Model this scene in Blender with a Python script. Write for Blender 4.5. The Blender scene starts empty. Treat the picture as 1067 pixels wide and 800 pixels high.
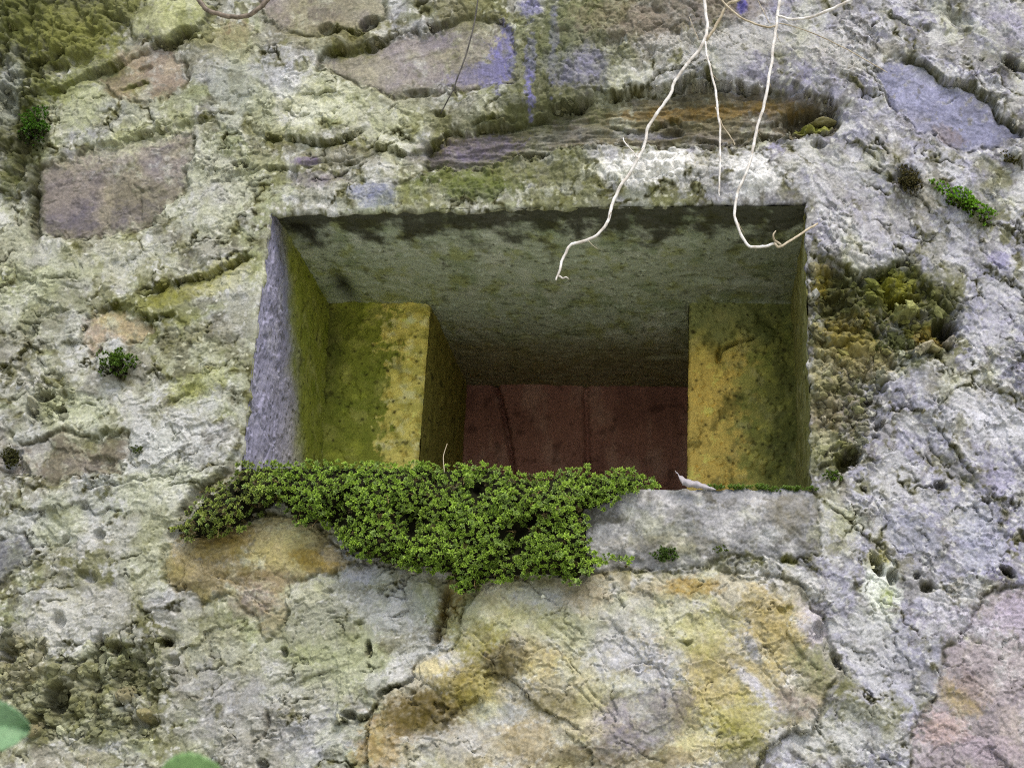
import bpy, math, random
import numpy as np
from mathutils import Matrix, Vector
C = bpy.context.scene
F32 = np.float32
random.seed(7)
RNG = np.random.default_rng(7)

# ------------------------------------------------------------------ camera
# wall face = plane Y 0, camera low in front of it looking up and slightly left
FPX = 1551.0                       # focal length in photo pixels (photo 1067 x 800)
n_ = np.array([197.0, -580.0, -FPX]); n_ /= np.linalg.norm(n_)
u_ = np.array([237.0, 4227.0, -FPX]); u_ -= n_ * u_.dot(n_); u_ /= np.linalg.norm(u_)
r_ = np.cross(n_, u_); r_ = r_ if r_[0] > 0 else -r_
ROT = np.array([r_, n_, u_])       # camera vector -> world vector
DIST = 1.9
cdir = ROT @ np.array([0, 0, -1.0])
CAM = np.array([0.0, -DIST, 2.25 - cdir[2] * DIST / cdir[1]])
CAM[0] = -cdir[0] * DIST / cdir[1]
PX = 0.00132                       # about one photo pixel on the wall, metres

def W(px, py, depth=0.0):
    d = ROT @ np.array([px - 533.5, 400.0 - py, -FPX])
    t = (depth - CAM[1]) / d[1]
    return CAM + d * t

def to_px(P):
    q = (P - CAM) @ ROT            # world -> camera
    return 533.5 + FPX * q[..., 0] / -q[..., 2], 400.0 - FPX * q[..., 1] / -q[..., 2]

cd = bpy.data.cameras.new('camera')
cam = bpy.data.objects.new('camera', cd); C.collection.objects.link(cam)
M = Matrix.Identity(4)
for i in range(3):
    for j in range(3):
        M[i][j] = ROT[i][j]
    M[i][3] = CAM[i]
cam.matrix_world = M
cd.sensor_width = 36.0; cd.lens = FPX / 1067.0 * 36.0
cd.clip_start = 0.02; cd.clip_end = 500
cd.dof.use_dof = True; cd.dof.focus_distance = 2.05; cd.dof.aperture_fstop = 8.0
C.camera = cam

# ------------------------------------------------------------------ light
SUN_EL, SUN_AZ = math.radians(56), math.radians(160)   # azimuth clockwise from +Y
world = bpy.data.worlds.new('World'); C.world = world; world.use_nodes = True
nt = world.node_tree; bg = nt.nodes['Background']
sky = nt.nodes.new('ShaderNodeTexSky'); sky.sky_type = 'NISHITA'; sky.sun_disc = False
sky.sun_elevation = SUN_EL; sky.sun_rotation = SUN_AZ; sky.air_density = 1.0; sky.dust_density = 3.0; sky.ozone_density = 1.0
nt.links.new(sky.outputs[0], bg.inputs[0]); bg.inputs[1].default_value = 0.12
sd_ = bpy.data.lights.new('sun', 'SUN'); sd_.energy = 1.5; sd_.angle = math.radians(22); sd_.color = (1.0, 0.965, 0.91)
sun = bpy.data.objects.new('sun', sd_); C.collection.objects.link(sun)
sdir = Vector((math.sin(SUN_AZ) * math.cos(SUN_EL), math.cos(SUN_AZ) * math.cos(SUN_EL), math.sin(SUN_EL)))
sun.rotation_euler = sdir.to_track_quat('Z', 'Y').to_euler(); sun.location = (1, -4, 6)
C.view_settings.view_transform = 'Standard'; C.view_settings.look = 'None'
C.view_settings.exposure = 0.9; C.view_settings.gamma = 1.0
C.view_settings.use_curve_mapping = False
C.cycles.use_denoising = False; C.cycles.filter_width = 1.1; C.cycles.adaptive_threshold = 0.005

# ------------------------------------------------------------------ noise toolbox
_rs = np.random.RandomState(11)
PERM = np.concatenate([_rs.permutation(512)] * 2).astype(np.int32)
ANG = _rs.rand(1024) * 2 * math.pi
GX, GY = np.cos(ANG).astype(F32), np.sin(ANG).astype(F32)

def _h(ix, iy, s):
    return PERM[(PERM[(ix + s * 37) & 511] + iy + s * 101) & 511]

def perlin(x, y, s=0):
    xf = np.floor(x); yf = np.floor(y)
    ix = xf.astype(np.int32); iy = yf.astype(np.int32)
    fx = (x - xf).astype(F32); fy = (y - yf).astype(F32)
    wx = fx * fx * fx * (fx * (fx * 6 - 15) + 10); wy = fy * fy * fy * (fy * (fy * 6 - 15) + 10)
    def g(a, b):
        h = _h(ix + a, iy + b, s)
        return GX[h] * (fx - a) + GY[h] * (fy - b)
    a = g(0, 0); b = g(1, 0); c = g(0, 1); d = g(1, 1)
    t = a + wx * (b - a)
    return (t + wy * (c + wx * (d - c) - t)) * 1.4

def fbm(x, y, scale, octv=4, s=0, gain=0.5):
    o = np.zeros(np.shape(x), F32); amp = 1.0; f = 1.0 / scale; tot = 0
    for k in range(octv):
        o += amp * perlin(x * f + 17.3 * k + s * 3.1, y * f - 9.1 * k + s * 1.7, s + k)
        tot += amp; amp *= gain; f *= 2.03
    return o / tot * 1.3

def ridged(x, y, scale, octv=3, s=0):
    o = np.zeros(np.shape(x), F32); amp = 1.0; f = 1.0 / scale; tot = 0
    for k in range(octv):
        o += amp * (1 - 2 * np.abs(perlin(x * f + 5.3 * k, y * f + 7.1 * k, s + k)))
        tot += amp; amp *= 0.5; f *= 2.03
    return o / tot

def worley(x, y, cell, s=0):
    x = x / cell; y = y / cell
    ix = np.floor(x).astype(np.int32); iy = np.floor(y).astype(np.int32)
    f1 = np.full(np.shape(x), 9, F32); f2 = f1.copy(); idv = np.zeros(np.shape(x), F32)
    for a in (-1, 0, 1):
        for b in (-1, 0, 1):
            h = _h(ix + a, iy + b, s); h2 = _h(ix + a + 91, iy + b + 47, s + 3)
            d = np.hypot(ix + a + h / 512.0 - x, iy + b + h2 / 512.0 - y).astype(F32)
            nearer = d < f1
            f2 = np.where(nearer, f1, np.minimum(f2, d)); idv = np.where(nearer, (h ^ h2) / 512.0, idv).astype(F32)
            f1 = np.minimum(f1, d)
    return f1, f2, idv

def sst(a, b, x):
    t = np.clip((x - a) / (b - a), 0, 1)
    return t * t * (3 - 2 * t)

def lin(r, g, b):
    def f(c):
        c /= 255.0
        return c / 12.92 if c <= 0.04045 else ((c + 0.055) / 1.055) ** 2.4
    return np.array([f(r), f(g), f(b)], F32)

def mix(c, col, m):
    m = np.asarray(m, F32)[..., None]
    return c * (1 - m) + (col if np.ndim(col) > 1 else np.asarray(col, F32)) * m

def seg_dist(U, V, poly, closed):
    """distance, signed side (+ above the line), param 0..1"""
    P = [np.array(p, F32) for p in poly]
    n = len(P); best = np.full(U.shape, 1e9, F32); side = np.zeros(U.shape, F32); par = np.zeros(U.shape, F32)
    rng = range(n) if closed else range(n - 1)
    L = [float(np.hypot(*(P[(i + 1) % n] - P[i]))) for i in rng]; tot = sum(L); acc = 0
    for i in rng:
        a, b = P[i], P[(i + 1) % n]; d = b - a; l2 = float(d @ d) + 1e-9
        t = np.clip(((U - a[0]) * d[0] + (V - a[1]) * d[1]) / l2, 0, 1)
        dx = U - (a[0] + t * d[0]); dy = V - (a[1] + t * d[1])
        ds = np.hypot(dx, dy); cr = (d[0] * dy - d[1] * dx)
        if d[0] < 0: cr = -cr
        m = ds < best
        best = np.where(m, ds, best); side = np.where(m, -np.sign(cr), side)
        par = np.where(m, (acc + t * L[i]) / tot, par); acc += L[i]
    return best, side, par

def inside(U, V, poly):
    r = np.zeros(U.shape, bool); n = len(poly); j = n - 1
    for i in range(n):
        xi, yi = poly[i]; xj, yj = poly[j]
        if yi != yj:
            r ^= ((yi > V) != (yj > V)) & (U < (xj - xi) * (V - yi) / (yj - yi) + xi)
        j = i
    return r

# ------------------------------------------------------------------ mesh + object helpers
def tag(o, label=None, cat=None, group=None, kind=None):
    for k, v in (('label', label), ('category', cat), ('group', group), ('kind', kind)):
        if v: o[k] = v
    return o

def link(name, me, parent=None, mat=None, smooth=True):
    o = bpy.data.objects.new(name, me); C.collection.objects.link(o)
    if mat: me.materials.append(mat)
    me.polygons.foreach_set('use_smooth', np.full(len(me.polygons), bool(smooth)))
    if parent: o.parent = parent
    return o

def empty(name, loc):
    o = bpy.data.objects.new(name, None); C.collection.objects.link(o); o.location = loc
    o.empty_display_size = 0.05
    return o

def local(parent, P):
    return P - np.array(parent.location) if parent else P

def np_mesh(name, verts, faces, cols=None):
    """verts (N,3), faces (M,k) ndarray or list of tuples"""
    me = bpy.data.meshes.new(name)
    verts = np.asarray(verts, F32)
    if isinstance(faces, np.ndarray):
        k = faces.shape[1]; m = len(faces)
        me.vertices.add(len(verts)); me.vertices.foreach_set('co', verts.ravel())
        me.loops.add(m * k); me.loops.foreach_set('vertex_index', faces.astype(np.int32).ravel())
        me.polygons.add(m)
        me.polygons.foreach_set('loop_start', np.arange(0, m * k, k, dtype=np.int32))
        me.polygons.foreach_set('loop_total', np.full(m, k, np.int32))
        me.update(calc_edges=True)
    else:
        me.from_pydata([tuple(v) for v in verts], [], faces)
    if cols is not None:
        at = me.color_attributes.new('Col', 'FLOAT_COLOR', 'POINT')
        c4 = np.ones((len(verts), 4), F32); c4[:, :3] = np.clip(cols, 0.004, 0.9)
        at.data.foreach_set('color', c4.ravel())
    return me

def mat_base(name, rough=0.9, spec=0.25):
    m = bpy.data.materials.new(name); m.use_nodes = True
    b = m.node_tree.nodes['Principled BSDF']; b.inputs['Roughness'].default_value = rough
    b.inputs['Specular IOR Level'].default_value = spec
    return m, m.node_tree, b

def rock_mat(name, rough, spec, bump, lo=0.74, hi=1.26, scale=360):
    m, nt, b = mat_base(name, rough, spec); N = nt.nodes.new; L = nt.links.new
    at = N('ShaderNodeAttribute'); at.attribute_name = 'Col'
    tc = N('ShaderNodeNewGeometry')
    n1 = N('ShaderNodeTexNoise'); n1.inputs['Scale'].default_value = scale; n1.inputs['Detail'].default_value = 5; n1.inputs['Roughness'].default_value = 0.75
    L(tc.outputs['Position'], n1.inputs['Vector'])
    mr = N('ShaderNodeMapRange'); mr.inputs[1].default_value = 0.3; mr.inputs[2].default_value = 0.7
    mr.inputs[3].default_value = lo; mr.inputs[4].default_value = hi
    L(n1.outputs[0], mr.inputs[0])
    mx = N('ShaderNodeVectorMath'); mx.operation = 'SCALE'
    L(at.outputs['Color'], mx.inputs[0]); L(mr.outputs[0], mx.inputs['Scale'])
    L(mx.outputs[0], b.inputs['Base Color'])
    bp = N('ShaderNodeBump'); bp.inputs['Strength'].default_value = bump; bp.inputs['Distance'].default_value = 0.002
    L(n1.outputs[0], bp.inputs['Height']); L(bp.outputs[0], b.inputs['Normal'])
    return m

MAT_MORTAR = rock_mat('weathered_mortar', 0.92, 0.2, 0.4)
MAT_STONE = rock_mat('field_stone', 0.8, 0.3, 0.45, 0.7, 1.3, 260)
MAT_CONC = rock_mat('algae_concrete', 0.9, 0.2, 0.3)

def leaf_mat(name, trans=0.3, rough=0.5):
    m, nt, b = mat_base(name, rough, 0.4); N = nt.nodes.new; L = nt.links.new
    at = N('ShaderNodeAttribute'); at.attribute_name = 'Col'
    L(at.outputs['Color'], b.inputs['Base Color'])
    tr = N('ShaderNodeBsdfTranslucent'); L(at.outputs['Color'], tr.inputs[0])
    ms = N('ShaderNodeMixShader'); ms.inputs[0].default_value = trans
    L(b.outputs[0], ms.inputs[1]); L(tr.outputs[0], ms.inputs[2])
    L(ms.outputs[0], nt.nodes['Material Output'].inputs[0])
    return m
MAT_MOSS = leaf_mat('moss_leaf'); MAT_LEAF = leaf_mat('broad_leaf', 0.3, 0.5)
MAT_SOIL, _nt, _b = mat_base('moss_humus', 1.0, 0.05); _b.inputs['Base Color'].default_value = (0.012, 0.012, 0.006, 1)

# ------------------------------------------------------------------ traced layout (photo pixels -> wall plane)
OPEN = [(282, 222), (420, 219), (560, 216), (700, 213), (840, 210.5), (842, 300), (844, 400), (846, 512), (750, 511), (640, 509.5), (520, 507), (400, 504.5), (248, 501), (258, 420), (270, 320)]

STONES = [
 dict(n='stone', label='flat pink brown stone left of the opening', p=[(39,178),(90,158),(135,147),(180,135),(200,131),(199,158),(190,176),(195,192),(180,208),(165,224),(142,240),(94,246),(38,246),(36,210)],
      off=-7, tilt=(0.02, -0.02), c=[(126,117,112),(142,132,124),(108,100,104)], strata=14),
 dict(n='stone', label='small brown stone near the upper left', p=[(99,83),(135,58),(160,48),(182,45),(193,64),(195,82),(188,99),(150,109),(124,103)],
      off=-6, tilt=(0, 0.1), c=[(140,124,108),(158,144,122),(112,100,88)], strata=20),
 dict(n='stone', label='pale yellow green lichened block at the top left', p=[(128,19),(161,3),(202,-6),(222,10),(212,28),(188,40),(161,46),(139,36)],
      off=16, tilt=(0, 0), c=[(158,160,120),(180,180,146),(122,124,76)], strata=0),
 dict(n='stone', label='grey brown stone at the top edge', p=[(262,-30),(420,-30),(402,-4),(398,12),(375,32),(352,28),(330,36),(300,30),(275,18)],
      off=-5, tilt=(0, 0), c=[(150,142,130),(136,126,120),(120,110,112)], strata=16),
 dict(n='stone', label='smooth lilac grey stone with blue stain', p=[(333,56),(378,47),(420,33),(457,26),(494,19),(532,30),(537,60),(535,86),(502,90),(460,94),(408,101),(382,86),(355,75),(333,71)],
      off=-6, tilt=(0, 0.02), c=[(140,132,130),(124,116,128),(158,150,140)], strata=18),
 dict(n='stone', label='long brown ledge stone above the opening', p=[(449,150),(464,139),(500,133),(558,124),(600,108),(644,99),(733,86),(800,91),(840,97),(868,104),(876,128),(870,138),(845,140),(808,141),(772,147),(733,151),(690,149),(640,149),(560,158),(520,168),(447,172)],
      off=-18, tilt=(0, 0.05), c=[(108,98,74),(84,76,54),(126,118,108)], strata=9),
 dict(n='stone', label='blue grey slab at the upper right', p=[(912,74),(933,57),(952,66),(986,88),(1027,99),(1042,122),(1066,142),(1042,152),(1004,156),(978,137),(956,137),(929,111)],
      off=-6, tilt=(0.02, 0), c=[(130,131,158),(146,147,176),(112,113,134)], strata=22),
 dict(n='stone', label='red brown stone low on the left', p=[(-60,432),(0,437),(26,464),(68,449),(97,457),(131,453),(139,471),(124,494),(97,494),(56,501),(26,494),(-60,478)],
      off=-8, tilt=(0, 0), c=[(114,104,94),(128,118,106),(94,86,78)], strata=0),
 dict(n='stone', label='pinkish stone under a mossy crack', p=[(86,332),(112,321),(142,329),(161,340),(146,355),(112,351),(94,372),(84,359)],
      off=-7, tilt=(0, 0), c=[(172,154,132),(156,140,124),(180,166,132)], strata=12),
 dict(n='stone', label='ochre brown stone under the left of the moss', p=[(165,579),(180,560),(210,552),(244,546),(270,536),(307,530),(330,545),(348,571),(364,588),(330,599),(300,603),(300,626),(296,652),(277,667),(262,641),(247,632),(244,618),(210,626),(176,611)],
      off=5, tilt=(0, 0), c=[(156,142,106),(180,168,134),(128,114,78)], strata=20),
 dict(n='boulder', label='large ochre and grey boulder below the sill', p=[(498,609),(517,600),(543,606),(595,606),(618,594),(644,590),(697,594),(734,594),(757,597),(800,601),(824,605),(840,627),(858,642),(862,661),(873,687),(877,699),(862,717),(854,740),(843,762),(828,759),(806,777),(790,792),(772,810),(760,860),(600,900),(400,890),(380,830),(387,800),(385,762),(389,740),(397,725),(427,714),(438,688),(472,680),(483,646)],
      off=10, tilt=(0, 0.02), c=[(174,168,148),(158,148,116),(196,192,182)], strata=0),
 dict(n='stone', label='lilac pink stone at the lower right', p=[(986,680),(1000,668),(1027,620),(1067,606),(1300,600),(1300,900),(930,900),(950,800),(952,762),(975,725)],
      off=-4, tilt=(0, 0), c=[(158,148,152),(174,166,168),(138,128,134)], strata=16),
 dict(n='sill', label='grey concrete sill block', p=[(630,500),(700,500),(846,502),(851,535),(853,576),(840,580),(810,583),(761,577),(735,590),(690,593),(600,594),(400,560),(250,525),(246,498),(400,492)],
      off=6, tilt=(0, 0), c=[(138,138,140),(186,184,182),(100,98,90)], strata=0),
 dict(n='stone', label='dark blue grey stone at the left edge', p=[(-60,572),(0,562),(24,553),(32,578),(16,594),(0,606),(-60,615)],
      off=-4, tilt=(0, 0), c=[(108,108,116),(128,128,134),(92,92,96)], strata=10),
]
# overhanging lips: points, raise mm above the line, width px, moss 0..1
LIPS = [
 ([(262,133),(285,141),(311,142),(341,150),(367,139),(386,127)], 13, 24, .7),
 ([(240,169),(259,172),(290,172),(318,170),(362,166),(386,158)], 7, 12, .15),
 ([(378,142),(388,154),(408,155),(428,158),(446,150),(462,140)], 15, 15, .5),
 ([(340,178),(362,182),(384,183)], 7, 8, 1.),
 ([(415,137),(432,145),(448,146)], 6, 9, .2),
 ([(330,36),(352,27),(371,35),(388,24),(402,12)], 12, 13, .7),
 ([(332,54),(350,51),(362,52),(384,47),(405,38)], 12, 14, .8),
 ([(457,139),(475,131),(502,122),(543,118)], 8, 14, .6),
 ([(540,112),(595,107),(633,100),(670,90),(708,84),(733,80),(770,86),(806,90)], 20, 26, .2),
 ([(630,125),(670,132),(700,120),(740,130)], 11, 10, .3),
 ([(690,146),(720,143),(770,142),(800,128),(812,112)], 8, 10, .1),
 ([(94,149),(125,146),(150,138),(172,131),(195,126),(232,122)], 11, 18, .6),
 ([(142,194),(152,199),(164,192),(177,184)], 7, 9, .3),
 ([(122,94),(135,88),(148,84),(160,88)], 5, 8, .8),
 ([(38,246),(94,247),(142,240),(165,225)], -8, 10, .0),
 ([(44,100),(60,94),(90,80),(120,66),(136,46)], 12, 14, .7),
 ([(20,70),(48,62),(78,52)], 14, 14, .7),
 ([(146,310),(180,296),(206,287),(236,279),(259,266),(274,267)], 13, 26, 1.),
 ([(101,321),(120,318),(135,318),(157,330),(180,326),(195,339)], 11, 16, .9),
 ([(40,292),(55,288),(70,297),(80,300)], 8, 9, .6),
 ([(38,330),(58,322),(78,318)], 5, 8, .5),
 ([(0,378),(14,382),(28,392)], 6, 8, .4),
 ([(48,384),(62,388),(80,386)], 6, 7, .5),
 ([(70,458),(84,462),(100,456),(112,446),(130,452)], 8, 9, .6),
 ([(150,440),(165,428),(180,418),(200,402),(208,392)], 7, 12, .9),
 ([(0,608),(20,600),(38,590),(45,574),(62,566),(78,542),(90,530)], 9, 16, .3),
 ([(28,601),(48,602),(62,594),(66,586)], 8, 10, .2),
 ([(10,534),(34,533),(52,527),(66,540)], 5, 9, .3),
 ([(60,680),(78,686),(96,676),(103,662)], 12, 14, .7),
 ([(118,664),(130,678),(142,678),(160,672),(175,664)], 10, 12, .8),
 ([(135,605),(150,596),(162,586)], 6, 9, .3),
 ([(333,748),(350,753),(375,748),(390,738),(397,722),(423,711),(430,698)], 14, 18, .4),
 ([(340,666),(358,660),(372,648),(382,642)], 7, 10, .8),
 ([(392,612),(400,612),(410,615)], 5, 8, .2),
 ([(300,628),(318,622),(340,616),(352,604)], 9, 12, .2),
 ([(200,622),(215,628),(240,624)], 6, 8, .2),
 ([(690,642),(700,660),(710,670),(724,669)], 7, 14, .8),
 ([(738,588),(752,580),(776,580),(806,585),(830,578),(846,579)], 9, 12, .9),
 ([(640,592),(680,594),(724,592)], 5, 9, .7),
 ([(808,630),(818,636),(823,626)], 4, 7, .8),
 ([(860,720),(866,708),(876,698)], 9, 10, .2),
 ([(866,676),(872,690),(880,699),(886,706)], 9, 9, .0),
 ([(835,608),(850,625),(861,640),(864,655)], 8, 10, .2),
 ([(892,0),(922,15),(952,26),(982,34),(1012,30)], 8, 18, .5),
 ([(937,57),(963,68),(986,83),(1016,92),(1031,105),(1042,121),(1072,143)], 12, 20, .4),
 ([(1044,56),(1056,66),(1075,74)], 14, 14, .3),
 ([(844,268),(878,272),(907,292),(931,277),(953,266)], 8, 12, .6),
 ([(960,288),(982,307),(1001,331)], 7, 12, .3),
 ([(940,384),(966,371),(990,362)], 8, 9, .3),
 ([(974,467),(988,478),(1004,492),(1023,510),(1044,519)], 9, 14, .6),
 ([(1042,585),(1056,600),(1072,616)], 10, 12, .6),
 ([(1018,600),(1026,606),(1034,606)], 5, 7, .2),
 ([(960,604),(966,612),(978,614)], 9, 9, .5),
 ([(1020,160),(1034,172),(1048,180)], 8, 11, .7),
 ([(840,412),(860,404),(880,396),(900,404)], 6, 10, .4),
 ([(880,620),(905,600),(925,575)], 4, 12, .0),
 ([(925,742),(940,748),(952,745)], 7, 10, .4),
 ([(958,735),(966,748),(976,752)], 8, 8, .5),
 ([(840,775),(856,782),(872,776)], 6, 10, .5),
 ([(765,795),(772,780),(790,772)], 6, 10, .2),
]
# narrow cracks: points, depth mm, half width px
CRACKS = [
 ([(464,606),(463,640),(456,662),(449,676)], 22, 6.0),
 ([(277,738),(278,752),(273,772)], 10, 2.5),
 ([(314,170),(330,167),(352,166),(372,162)], 6, 1.6),
 ([(984,108),(992,106),(1000,98)], 3, 1.5),
 ([(145,226),(146,206)], 4, 1.6),
 ([(866,676),(873,690),(879,698)], 7, 2.0),
 ([(100,690),(101,668),(103,655)], 9, 2.5),
 ([(98,760),(98,720),(101,700)], 7, 2.0),
 ([(38,252),(36,220),(37,180)], 13, 4.5),
 ([(14,200),(20,180),(30,150),(28,120)], 16, 8.0),
 ([(250,478),(240,492),(216,506),(200,520),(186,545)], 12, 6.0),
 ([(824,604),(838,616),(850,632)], 5, 1.6),
 ([(770,655),(782,668),(800,700),(832,735)], -4, 8.0),
 ([(475,660),(482,640),(484,620)], 4, 1.3),
]
# pits: x, y, rx, ry, rot deg, depth mm, rough
PITS = [
 (843,120,32,17,-4,36,.3), (940, 311, 22, 8, -12, 46, .4), (984, 340, 13, 12, 20, 42, .4), (912, 286, 24, 6, -10, 16, .7), (872, 290, 20, 8, 10, 16, .7), (884,478,17,11,-35,40,.35),
 (866, 318, 16, 14, 0, 14, .8), (918, 302, 16, 9, 0, 18, .7), (962, 300, 12, 9, 30, 16, .7), (900,345,40,10,8,10,.6),
 (56,728,14,22,15,40,.5), (38,745,8,14,10,26,.5), (135,700,22,24,-20,20,.7), (150,752,18,8,0,10,.6), (120,675,10,8,0,22,.5),
 (100,690,10,30,0,14,.6), (170,668,7,6,0,22,.4),
 (48,414,11,6,-10,22,.5), (34,426,7,8,0,18,.4), (64,428,6,4,0,18,.3), (103,558,6,8,20,14,.4),
 (384,676,4,9,-5,22,.3), (853,149,9,5,0,14,.3), (296,679,5,6,0,14,.4), (365,745,8,5,0,18,.4), (274,796,7,6,0,16,.4),
 (852,658,7,11,10,14,.4), (914,588,6,14,-28,28,.3), (930,600,6,9,-15,26,.3), (968,610,10,6,10,20,.5), (946,186,14,12,0,14,.6),
 (1058,165,12,9,0,-18,.3), (10,478,14,14,0,10,.6), (106,482,16,9,0,8,.6), (22,490,10,8,0,8,.6),
 (15,60,40,50,0,10,.9), (10,110,12,30,0,18,.6), (60,75,14,10,-20,14,.6), (85,65,14,9,-20,14,.6), (190,38,14,6,-25,22,.5),
 (150,70,9,4,-20,6,.4), (384,24,12,7,-35,24,.4), (340,30,10,6,0,14,.4), (436,96,16,5,0,10,.5), (458,118,6,4,0,12,.3),
 (1052,68,10,7,30,20,.4), (250,171,9,4,5,18,.3), (305,180,4,9,15,8,.5), (1000,20,14,8,20,10,.6), (905,100,10,6,0,8,.6),
 (640,44,14,10,0,10,.7), (980,505,7,5,20,16,.4), (1050,595,9,5,30,22,.4), (872,690,4,9,-30,14,.3), (956,598,4,4,0,14,.3),
 (210,515,16,10,-40,10,.6), (245,480,6,12,10,16,.5), (182,555,10,6,-40,12,.5), (90,600,12,6,20,10,.5), (60,645,8,10,0,14,.5),
 (8,680,10,14,0,16,.6), (180,688,6,7,0,12,.5), (800,140,10,5,0,10,.5), (700,135,14,4,0,8,.5), (560,158,14,4,0,8,.5),
]
# rubble areas: polygon, rubble amplitude mm, offset mm, cell px
RUBBLE = [
 ([(843,268),(877,273),(907,292),(930,277),(952,266),(962,288),(982,306),(1001,329),(999,351),(990,362),(967,370),(945,381),(926,402),(909,418),(922,441),(907,456),(877,492),(852,505),(846,440),(842,350)], 14, -16, 11),
 ([(-80,640),(0,655),(45,665),(75,682),(105,657),(139,676),(176,662),(162,740),(158,777),(112,778),(56,770),(30,762),(-80,740)], 12, -9, 15),
 ([(-80,-80),(150,-80),(205,-10),(150,8),(128,34),(90,58),(49,88),(34,130),(42,160),(20,205),(-80,160)], 13, 4, 14),
 ([(18,378),(62,384),(80,410),(70,440),(30,440)], 9, -4, 13),
 ([(470,0),(660,-20),(800,-20),(760,45),(690,60),(640,85),(560,110),(545,60)], 6, 0, 13),
 ([(130,345),(200,335),(235,360),(190,372),(140,372)], 5, 0, 9),
 ([(500,150),(850,150),(850,205),(300,212),(300,195),(420,180)], 4, 2, 15),
]
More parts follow.
